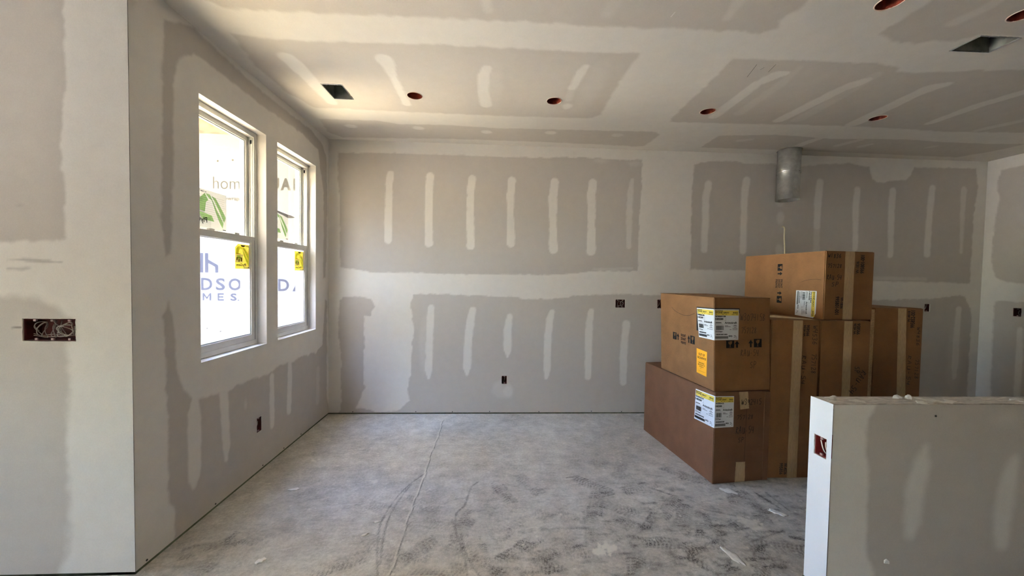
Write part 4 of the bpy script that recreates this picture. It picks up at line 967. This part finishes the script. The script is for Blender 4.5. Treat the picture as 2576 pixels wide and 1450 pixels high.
h = HOLE_RIGHT; elec(*h, at(W, (h[0]+h[2])/2, (h[1]+h[3])/2, -PI/2), 'dark outlet box on the dim right wall near the frame edge', w1(1), wall=wr_)
h = HOLE_LEFT; elec(*h, at(0, (h[0]+h[2])/2, (h[1]+h[3])/2, PI/2), 'red outlet box in the window wall, low below the windows', w1(2), wall=wl_)
h = HOLE_END; elec(*h, at(XH, (h[0]+h[2])/2, (h[1]+h[3])/2, -PI/2), 'open red outlet box in the white end of the half wall',
    [([(.016, .034, -.032), (.006, .022, -.028), (-.003, .016, -.010), (-.010, .012, .024)], .0024, Wb), ([(-.002, .034, -.024), (.004, .022, -.002), (.011, .014, .022)], .0024, Wb), ([(.024, .04, -.030), (.0, .045, -.034), (-.016, .05, -.034)], .003, Wm)], wall=eb, shell='red_box_bright')

# ---------------------------------------------------------------- ceiling: light cans, duct boots, duct, cable
CAN_LABELS = ('open red light can in the ceiling nearest the windows, right of the vent hole', 'open red light can in the ceiling, second along the row by the rear wall',
              'open red light can in the ceiling left of the metal duct, with a dangling clip', 'open red light can in the ceiling right of the metal duct',
              'large looking red light can hole at the top of the photo', 'red light can hole in the upper right corner above the second vent')
for i, ((x, y), lab) in enumerate(zip(CANS, CAN_LABELS)):
    r = empty('light_can', (x, y, H)); tag(r, lab, 'ceiling light', 'recessed cans awaiting lamps')
    R = CR-.0015
    b = MB().lathe([(R+.001, -.001), (R+.001, .002), (R, .004), (R, .115), (R*.82, .125), (.002, .126)], 36)
    b.build('can_body', M['can_red'], r, smooth=False)
    t = MB().lathe([(R, -.0022), (R+.004, -.0018), (R+.005, .0012), (R, .0015), (R, -.0022)], 36); t.build('rim', M['can_trim'], r, smooth=True)
    c = MB().box(-R+.002, -R+.010, -.006, .006, .02, .06); c.build('spring_clip', M['galvanised'], r, .002)
    MB().lathe([(.018, .125), (.018, .10), (.012, .098), (.001, .098)], 16, (0.01, 0.01)).build('lamp_socket', M['vinyl'], r)
    if i in (2, 5):
        MB().tube(catmull([(.01, .01, .10), (.02, -.01, .06), (.005, -.03, .02), (-.012, -.02, .012), (-.008, .0, .04)], 6), .0028, 6).build('cable', M['vinyl_grey'], r, smooth=True)
    rr = random.Random(i)
    for k in range(5):       # paper fibres left by the saw
        a = rr.uniform(.4, 2.6); q = (R+.002)
        MB().poly([(q*math.cos(a), q*math.sin(a), 0), ((q+.004)*math.cos(a+.08), (q+.004)*math.sin(a+.08), -.001), ((q-.010)*math.cos(a+.05), (q-.010)*math.sin(a+.05), -.006)]).build('paper_burr', M['compound'], r)

for i, (v, lab) in enumerate(zip(VENTS, ('open sheet metal duct boot in the ceiling beside the windows', 'open sheet metal duct boot in the ceiling near the upper right corner'))):
    cx, cy = (v[0]+v[2])/2, (v[1]+v[3])/2; w, d = (v[2]-v[0])/2-.003, (v[3]-v[1])/2-.003
    r = empty('duct_boot', (cx, cy, H)); tag(r, lab, 'vent', 'ceiling duct boots')
    b = MB(); t = .002
    b.box(-w, -w+t, -d, d, .002, .13).box(w-t, w, -d, d, .002, .13).box(-w, w, -d, -d+t, .002, .13).box(-w, w, d-t, d, .002, .13).box(-w, w, -d, d, .13, .132)
    b.build('boot_box', M['duct'], r)
    MB().lathe([(.060, .1295), (.066, .1290), (.066, .118), (.060, .118), (.060, .1295)], 24).build('collar', M['duct'], r)
    f = MB().box(-w-.001, -w+.003, -d, d, -.003, .004).box(w-.003, w+.001, -d, d, -.003, .004).box(-w, w, -d-.001, -d+.003, -.003, .004).box(-w, w, d-.003, d+.001, -.003, .004)
    f.build('flange', M['galvanised'], r, .0006, seg=1)
    rr = random.Random(20+i)
    for k in range(16):
        x = -w+2*w*(k+rr.random())/16; s = 1 if k % 3 else -1
        MB().poly([(x, s*(d+.003), 0), (x+.006, s*(d+.003), -.0005), (x+.002, s*(d-.006-.006*rr.random()), -.004)]).build('paper_burr', M['compound'], r)

r = empty('exhaust_duct', (PIPE[0], PIPE[1], H)); tag(r, 'round galvanised exhaust duct hanging from the ceiling above the cartons', 'duct')
R = PIPE[2]
MB().lathe([(R, -.24), (R, .40), (R-.0015, .40), (R-.0015, -.24), (R, -.24)], 48).build('upper_section', M['galvanised'], r, smooth=True)
MB().lathe([(R-.003, -.225), (R-.003, -.490), (R+.004, -.498), (R+.004, -.502), (R-.006, -.502), (R-.006, -.225)], 48).build('lower_section', M['galvanised'], r, smooth=True)
MB().lathe([(R+.0005, -.236), (R+.004, -.232), (R+.0005, -.228), (R+.0005, -.222), (R+.004, -.218), (R+.0005, -.214)], 48).build('bead', M['galvanised'], r, smooth=True)
MB().lathe([(R-.004, -.455), (.06, -.452), (.0005, -.452)], 32).build('damper', M['dark_gap'], r)  # dark disc standing in for the shaded inside of the open duct
for a in (-1.2, -2.6): MB().lathe([(.0005, 0), (.004, .0), (.004, .004)], 8).build('duct_screw', M['screw'], r).location = (R*math.cos(a), R*math.sin(a), -.23)

cb = empty('power_cable', (4.674, 0, 1.982)); tag(cb, 'pale cable hanging out of the rear wall below the metal duct', 'cable')
MB().tube(catmull([(0, .04, .012), (0, -.010, .004), (.003, -.026, -.02), (.0, -.03, -.10), (-.004, -.045, -.20), (-.012, -.06, -.30), (-.02, -.07, -.50), (-.02, -.06, -.75)], 8), .0062, 8).build('jacket', M['cable_jacket'], cb, smooth=True)
q = MB().lathe([(.008, -.001), (.016, -.002), (.017, .002)], 16).build('wall_hole', M['wire_white'], cb); q.rotation_euler = (-PI/2, 0, 0)

# ---------------------------------------------------------------- cartons
def carton(label, x, y, z, yaw, w, d, h, mat, shear=0.0, flaps=None, seed=0):
    r = empty('carton', (x, y, z), yaw); tag(r, label, 'cardboard box', 'cabinet cartons')
    rr = random.Random(seed)
    def P(a, b, c): return (a+shear*c/h, b, c)
    bm = bmesh.new(); nx, ny, nz = 6, 8, 8
    bmesh.ops.create_cube(bm, size=1.0)
    bmesh.ops.subdivide_edges(bm, edges=bm.edges[:], cuts=5, use_grid_fill=True)
    yf = .004 if flaps else 0.0
    for q in bm.verts:
        c = q.co; a = (c.x+.5); b = (c.y+.5); e = (c.z+.5)
        bulge = 16*a*(1-a)*e*(1-e)*.25*.006; bs = 16*b*(1-b)*e*(1-e)*.25*.008
        X = a*w; Y = yf+b*(d-yf); Z = e*h
        if b < .01: Y -= bulge*(0.3 if flaps else 1)*0.4
        if a < .01: X -= bs*0.5
        q.co = Vector(P(X, Y, Z))
    ed = [k for k in bm.edges if len(k.link_faces) == 2 and k.calc_face_angle() > 0.8]
    bmesh.ops.bevel(bm, geom=ed, offset=.004, segments=2, affect='EDGES')
    me = bpy.data.meshes.new('body'); bm.to_mesh(me); bm.free(); me.materials.append(mat)
    o = bpy.data.objects.new('body', me); COL.objects.link(o); o.parent = r
    front = lambda u, v, off: P(u, -off, v)
    left = lambda u, v, off: P(-off-.004*16*(1-u/d)*(u/d)*(v/h)*(1-v/h)*.25, d-u, v)
    if flaps is not None:                 # two closing flaps meeting under the tape
        for a, b in ((.0015, flaps-.0015), (flaps+.0015, w-.0015)):
            m = MB(); s = len(m.v); m.box(a, b, -.0005, .005, .003, h-.003); m.v = [P(*q) for q in m.v]; m.build('flap', mat, r, .0012, seg=1)
    return r, front, left, P

def tape(r, to3, pts, seed=0, mat='paper_tape', name='tape', off=.0012):
    """pts: left edge then right edge, top to bottom"""
    n = 14; V = []; F = []; rr = random.Random(seed)
    for i in range(n+1):
        t = i/n
        for k in range(5):
            s = k/4; u = (pts[0][0]*(1-t)+pts[3][0]*t)*(1-s)+(pts[1][0]*(1-t)+pts[2][0]*t)*s; v = (pts[0][1]*(1-t)+pts[3][1]*t)*(1-s)+(pts[1][1]*(1-t)+pts[2][1]*t)*s
            e = .0012*(1-abs(2*s-1))*rr.uniform(.3, 1.0)
            if k in (0, 4): u += rr.uniform(-.001, .001)
            V.append(to3(u, v, off+e))
    for i in range(n):
        for k in range(4): a = i*5+k; F.append((a, a+1, a+6, a+5))
    return link_mesh(name, V, F, M[mat], r)

def glass_icon(pr, u0, v0, u1, v1, rot=0):
    """black square with a stemmed glass left clear (four dark pieces around a goblet)"""
    def p(a, b):
        if rot == -90: a, b = b, 1-a
        return (u0+(u1-u0)*a, v0+(v1-v0)*b)
    L = [(0,0),(.30,0),(.30,.10),(.46,.14),(.46,.42),(.30,.58),(.24,.90),(.42,.72),(.40,.90),(.40,1),(0,1)]
    Rr = [(1,0),(1,1),(.40,1),(.40,.90),(.76,.90),(.70,.58),(.54,.42),(.54,.14),(.70,.10),(.70,0)]
    for q in (L[::-1], Rr): pr.poly([p(a, b) for a, b in q])
    pr.poly([p(.30, 0), p(.70, 0), p(.70, .10), p(.54, .10), p(.46, .10), p(.30, .10)])
def arrow(pr, u0, v0, u1, v1, rot=0):
    def p(a, b):
        if rot == -90: a, b = b, 1-a
        return (u0+(u1-u0)*a, v0+(v1-v0)*b)
    pr.poly([p(a, b) for a, b in [(.32, 0), (.68, 0), (.68, .52), (1, .52), (.5, 1), (0, .52), (.32, .52)]])

def label_art(ink, band, q, code, rot=0):
    """printed cabinet label: q = corners (top left, top right, bottom right, bottom left) on the face"""
    def B(a, b):
        t = 1-b; x = [(q[0][k]*(1-a)+q[1][k]*a)*(1-t)+(q[3][k]*(1-a)+q[2][k]*a)*t for k in (0, 1)]; return tuple(x)
    def R(pr, a0, b0, a1, b1): pr.poly([B(a0, b0), B(a1, b0), B(a1, b1), B(a0, b1)])
    def T(s, a0, b0, a1, b1, bold=0.0):
        P, F, asp = text_geo(s, bold, 1.0); k = len(ink.v)
        ink.v += [B(a0+(a1-a0)*x, b0+(b1-b0)*y) for x, y in P]; ink.f += [tuple(k+i for i in f) for f in F]
    R(band, .02, .80, .98, .965)
    T('ELKINS', .03, .925, .34, .962, .03); T('STONE GRAY', .03, .865, .60, .915, .03); T('302', .74, .865, .95, .915, .03)
    for a, b in ((.04, .10), (.30, .38), (.45, .50), (.70, .82), (.86, .96)): R(ink, a, .825, b, .835)
    T(code, .02, .745, .46, .795, .05); T('140200', .02, .655, .36, .715, .05)
    R(ink, .40, .63, .48, .634); R(ink, .46, .63, .465, .72)
    R(ink, .02, .54, .32, .546); R(ink, .04, .555, .28, .575); R(ink, .02, .50, .36, .504)
    T('Aristokraft', .42, .53, .92, .60, .03)
    x = .07; rr = random.Random(len(code)*7)
    while x < .36: k = rr.choice((.008, .012, .02)); R(ink, x, .33, min(x+k, .37), .47); x += k+rr.choice((.006, .01))
    for a, b, c in ((.42, .46, .56), (.42, .43, .66), (.80, .48, .90), (.76, .45, .94), (.80, .41, .90), (.74, .38, .95), (.74, .33, .95), (.62, .335, .70), (.04, .29, .22), (.04, .26, .30), (.22, .27, .34)): R(ink, a, b, c, b+.012)
    x = .06
    while x < .50: k = rr.choice((.012, .02, .03)); R(ink, x, .165, x+k, .205); x += k+.008
    x = .03
    while x < .56: R(ink, x, .05, x+.010, .13); x += .0135
    T('2Q', .58, .10, .74, .155, .06)
    for a, b, c in ((.80, .14, .88), (.84, .11, .92), (.80, .085, .86), (.88, .06, .94)): R(ink, a, b, c, b+.012)

FR = ('FRONT', 'DEVANT', 'FRENTE')
# -- lowest carton, in front on the floor
cA, fA, lA, PA = carton('lowest reddish carton on the floor, carrying another carton, its label wrapped around the corner', 3.171, -1.33, 0, .115, .432, .922, .638, M['card_red'], seed=1)
wA, dA = .432, .922
tape(cA, fA, [(.1842,.639),(.255,.639),(.2673,.5195),(.1985,.5141)], 3); tape(cA, fA, [(.1785,.1449),(.2508,.1429),(.2532,.003),(.1732,.003)], 4)
MB().poly([fA(a, b, .0008) for a, b in ((.2425,.14),(.2445,.14),(.2500,.52),(.2480,.52))]).build('seam', M['marker'], cA)
m = MB().box(.388, .431, -.005, .002, .003, .634); m.build('joint_strip', M['card_red'], cA, .0015)
hand_line(cA, fA, .0034, 'W392415', .2025, .5469, .3638, .588, .0036); hand_line(cA, fA, .0034, '757128', .1692, .4452, .3014, .4775, .0030); hand_line(cA, fA, .0034, 'RAU.54', .1665, .3438, .3114, .3974, .0034); hand_line(cA, fA, .0034, 'SP', .1848, .285, .2351, .3202, .0030)
def wrapped_label(c, front, left, ql, qf, code, d):
    pb = MB(); pb.poly([left(u, v, .0012) for u, v in ql]); pb.poly([front(u, v, .0012) for u, v in qf])
    pb.poly([left(*ql[1], .0012), front(*qf[0], .0012), front(*qf[3], .0012), left(*ql[2], .0012)])
    o = pb.build('shipping_label', M['paper_label'], c)
    for to3, q in ((left, ql), (front, qf)):
        ik, bd = Print(to3), Print(to3); label_art(ik, bd, q, code); bd.build('yellow_band', M['label_yellow'], o, .0017); tag(ik.build('printed_text', M['ink'], o, .0022), kind='stuff')
    return o
wrapped_label(cA, fA, lA, [(.722,.607),(.920,.616),(.920,.394),(.715,.383)], [(.001,.616),(.146,.611),(.149,.395),(.001,.394)], 'W392415', dA)
# -- carton on top of it
cB, fB, lB, PB = carton('upper left carton with an orange sticker, stacked on the lowest carton', 3.176, -1.311, .640, .099, .435, .673, .650, M['card'], shear=-.024, seed=2)
m = MB().box(-.001, .436, .0, .675, .6495, .653); m.v = [PB(*q) for q in m.v]; m.build('top_flap', M['card'], cB, .001, seg=1)
bt = Print(lB); bt.rect(.484, .40, .671, .577); k = MB(); k.poly([lB(u_, v_, .0008) for u_, v_ in ((.486,.40),(.672,.40),(.672,.579),(.486,.574))]); k.poly([fB(u_, v_, .0008) for u_, v_ in ((.001,.56),(.196,.545),(.194,.579),(.001,.580))]); k.build('black_tape', M['black_tape'], cB)
wrapped_label(cB, fB, lB, [(.489,.567),(.670,.572),(.670,.358),(.5135,.3555)], [(.001,.573),(.1884,.571),(.1835,.3591),(.001,.358)], 'W302415B', .673)
ob = Print(lB); ob.poly([(.4875,.2687),(.6017,.2613),(.5947,.0827),(.4858,.089)]); os_ = ob.build('orange_sticker', M['label_orange'], cB, .0016)
oi = Print(lB)
for s, a, b, c, e in (('OUT OF', .510, .222, .578, .240), ('SEQUENCE', .497, .196, .592, .214), ('THIS PIECE', .508, .164, .572, .173), ('BELONGS TO', .504, .150, .578, .159), ('STOP #', .518, .136, .562, .145)): oi.text(s, a, b, c, e, bold=.02)
oi.rect(.53, .128, .54, .130); oi.rect(.51, .108, .585, .109); tag(oi.build('printed_text', M['marker'], os_, .0022), kind='stuff')
mark(cB, lB, .0016, 'fragile_mark', glass_icon, .1865, .2869, .2356, .3448); mark(cB, lB, .0016, 'arrow_mark', arrow, .2400, .2890, .2716, .343); mark(cB, lB, .0016, 'fragile_mark', glass_icon, .4138, .2897, .4651, .3507); mark(cB, lB, .0016, 'arrow_mark', arrow, .3799, .291, .4100, .3484)
for s, b in zip(FR, ((.3245,.3464), (.2975,.3188), (.2690,.2879))): mark(cB, lB, .0016, 'printed_word', word, s, .2950, b[0], .358, b[1], 0)
ar = Print(lB); ar.stroke([q[:2] for q in catmull([(.169,.545,0),(.203,.525,0),(.2475,.510,0),(.30,.4995,0),(.346,.495,0),(.40,.501,0),(.4647,.5225,0)], 5)], .0022); ar.build('hand_hole_cut', M['marker'], cB, .0016)
mark(cB, fB, .0034, 'fragile_mark', glass_icon, .0887, .3032, .1498, .3558); mark(cB, fB, .0034, 'arrow_mark', arrow, .1540, .3054, .1897, .354); mark(cB, fB, .0034, 'arrow_mark', arrow, .2608, .3068, .2966, .3599); mark(cB, fB, .0034, 'fragile_mark', glass_icon, .3029, .3062, .3639, .3651)
hand_line(cB, fB, .0034, 'W307415B', .1955, .4937, .3945, .5438, .0026); hand_line(cB, fB, .0034, '757128', .2019, .4047, .3228, .4493, .0026); hand_line(cB, fB, .0034, 'RAU-54', .1991, .2454, .3422, .293, .0026); hand_line(cB, fB, .0034, 'SP', .2706, .1608, .3237, .2085, .0026)
# -- two tall cartons standing behind
HC = 1.137
cC, fC, lC, PC = carton('tall carton on end right behind the lowest carton, with a long tape strip', 3.612, -1.261, 0, 0, .352, .93, HC, M['card'], flaps=.188, seed=3)
tape(cC, fC, [(.155,HC-.001),(.2265,HC-.001),(.2230,.002),(.1510,.002)], 5)
mark(cC, fC, .0022, 'printed_code', word, 'W-4536', .2321, 1.0219, .2468, 1.1041, 90); mark(cC, fC, .0022, 'printed_code', word, '995856', .2526, 1.0249, .2762, 1.1043, 90); mark(cC, fC, .0022, 'printed_code', word, '995856', .0922, .0274, .118, .1113, -90); mark(cC, fC, .0022, 'printed_code', word, 'W-4536', .1248, .0271, .149, .111, -90)
hand_line(cC, fC, .0024, 'W4536', .3010, .9629, .3370, 1.1021, .003, -90); hand_line(cC, fC, .0024, '757128', .2990, .7557, .3360, .903, .003, -90); hand_line(cC, fC, .0024, 'RAU-54', .2281, .6772, .2600, .8883, .003, -90)
cD, fD, lD, PD_ = carton('tall carton on end in the middle of the stack, under the carton lying on top', 3.982, -1.255, 0, 0, .37, .93, 1.135, M['card'], flaps=.200, seed=4)
tape(cD, fD, [(.1690,1.134),(.2320,1.134),(.2340,.002),(.1700,.002)], 6)
mark(cD, fD, .0022, 'printed_code', word, 'W-4536', .2385, 1.0384, .2589, 1.1185, 90); mark(cD, fD, .0022, 'printed_code', word, '995856', .2619, 1.0387, .2904, 1.1188, 90)
p = Print(fD); handwrite(p, 'RAU-54', -.095, -.022, .095, .022, .0035, 0)
_c, _s = math.cos(math.radians(-122)), math.sin(math.radians(-122)); p.v = [(.288+a*_c-b*_s, .692+a*_s+b*_c) for a, b in p.v]; p.build('handwritten_line', M['marker'], cD, .0024)
hand_line(cD, fD, .0024, 'SP', .262, .757, .300, .809, .0035, -90)
# -- carton lying on top of the two
cE, fE, lE, PE = carton('topmost carton, lying on its side across the two tall cartons with a rotated label', 4.014, -1.235, 1.1385, .074, .396, .769, .497, M['card'], flaps=.190, seed=5)
tape(cE, fE, [(.1560,.496),(.2340,.496),(.2310,.002),(.1525,.002)], 7)
hand_line(cE, fE, .0024, 'W1836', .0121, .4483, .1217, .4784, .004); hand_line(cE, fE, .0024, '757128', .0124, .376, .1285, .4045, .0036); hand_line(cE, fE, .0024, 'RAU.54', .0098, .2903, .1324, .3275, .0038); hand_line(cE, fE, .0024, 'SP', .0475, .243, .1105, .275, .0036)
mark(cE, fE, .0022, 'printed_code', word, 'W-1836', .2431, .3379, .271, .4255, 90); mark(cE, fE, .0022, 'printed_code', word, '995801-001', .2813, .3386, .3143, .4733, 90); mark(cE, fE, .0022, 'printed_code', word, '995801-001', .0872, .0383, .1190, .1704, -90); mark(cE, fE, .0022, 'printed_code', word, 'W-1836', .1290, .0831, .1515, .165, -90)
mark(cE, lE, .0016, 'fragile_mark', glass_icon, .3604, .359, .4068, .4144, -90); mark(cE, lE, .0016, 'arrow_mark', arrow, .3627, .3199, .4091, .3509, -90); mark(cE, lE, .0016, 'fragile_mark', glass_icon, .3629, .0966, .4109, .152, -90); mark(cE, lE, .0016, 'arrow_mark', arrow, .366, .1619, .4086, .1912, -90)
for s, (a, b) in zip(FR, ((.3937,.4128), (.3703,.3897), (.3447,.3640))): mark(cE, lE, .0016, 'printed_word', word, s, a, .218, b, .289, -90)
p = Print(lE); p.stroke([q[:2] for q in catmull([(.585,.272,0),(.64,.287,0),(.70,.292,0),(.74,.288,0)], 5)], .0016); p.build('hand_hole_cut', M['marker'], cE, .0014)
ql = [(.541,.2055),(.711,.2055),(.709,.040),(.690,.004),(.536,.012)]
k = MB(); k.poly([lE(u_, v_, .0014) for u_, v_ in ql]); lb = k.build('shipping_label', M['paper_label'], cE)
ik, bd = Print(lE), Print(lE); label_art(ik, bd, [(.706,.205),(.706,.008),(.538,.015),(.545,.205)], 'W1836'); bd.build('yellow_band', M['label_yellow'], lb, .0019); tag(ik.build('printed_text', M['ink'], lb, .0024), kind='stuff')
# -- last carton, on end at the right
HF = 1.228
cF, fF, lF, PF = carton('tallest carton on end at the right of the stack, before the dark outlet box', 4.440, -1.2, 0, 0, .375, .62, HF, M['card'], flaps=.205, seed=6)
tape(cF, fF, [(.1760,HF-.001),(.2414,HF-.001),(.2648,.5775),(.1962,.5775)], 8)
tape(cF, fF, [(.1962,.5775),(.2648,.5775),(.2720,.003),(.2040,.003)], 9)
mark(cF, fF, .0022, 'printed_code', word, 'W-4818', .2523, 1.1252, .2721, 1.2075, 90); mark(cF, fF, .0022, 'printed_code', word, '995852-001', .2762, 1.0828, .3104, 1.2108, 90)
hand_line(cF, fF, .0024, 'W4836', .3300, .949, .3560, 1.0907, .003, -90); hand_line(cF, fF, .0024, '757128', .3280, .7027, .3580, .8541, .003, -90); hand_line(cF, fF, .0024, 'RAU-54', .2674, .6549, .2976, .8803, .003, -90)
m = MB().box(-.028, .0, .003, .006, .01, HF-.012); m.build('loose_side_flap', M['card_edge'], cF)
# yellowish strip on the tall carton's top
tag(MB().poly([(3.66, -1.02, HC+.001), (3.95, -1.235, HC+.001), (3.955, -1.19, HC+.004), (3.80, -1.03, HC+.012)]).build('torn_paper', M['torn']), 'torn strip of label paper lying on top of the tall carton', 'paper')
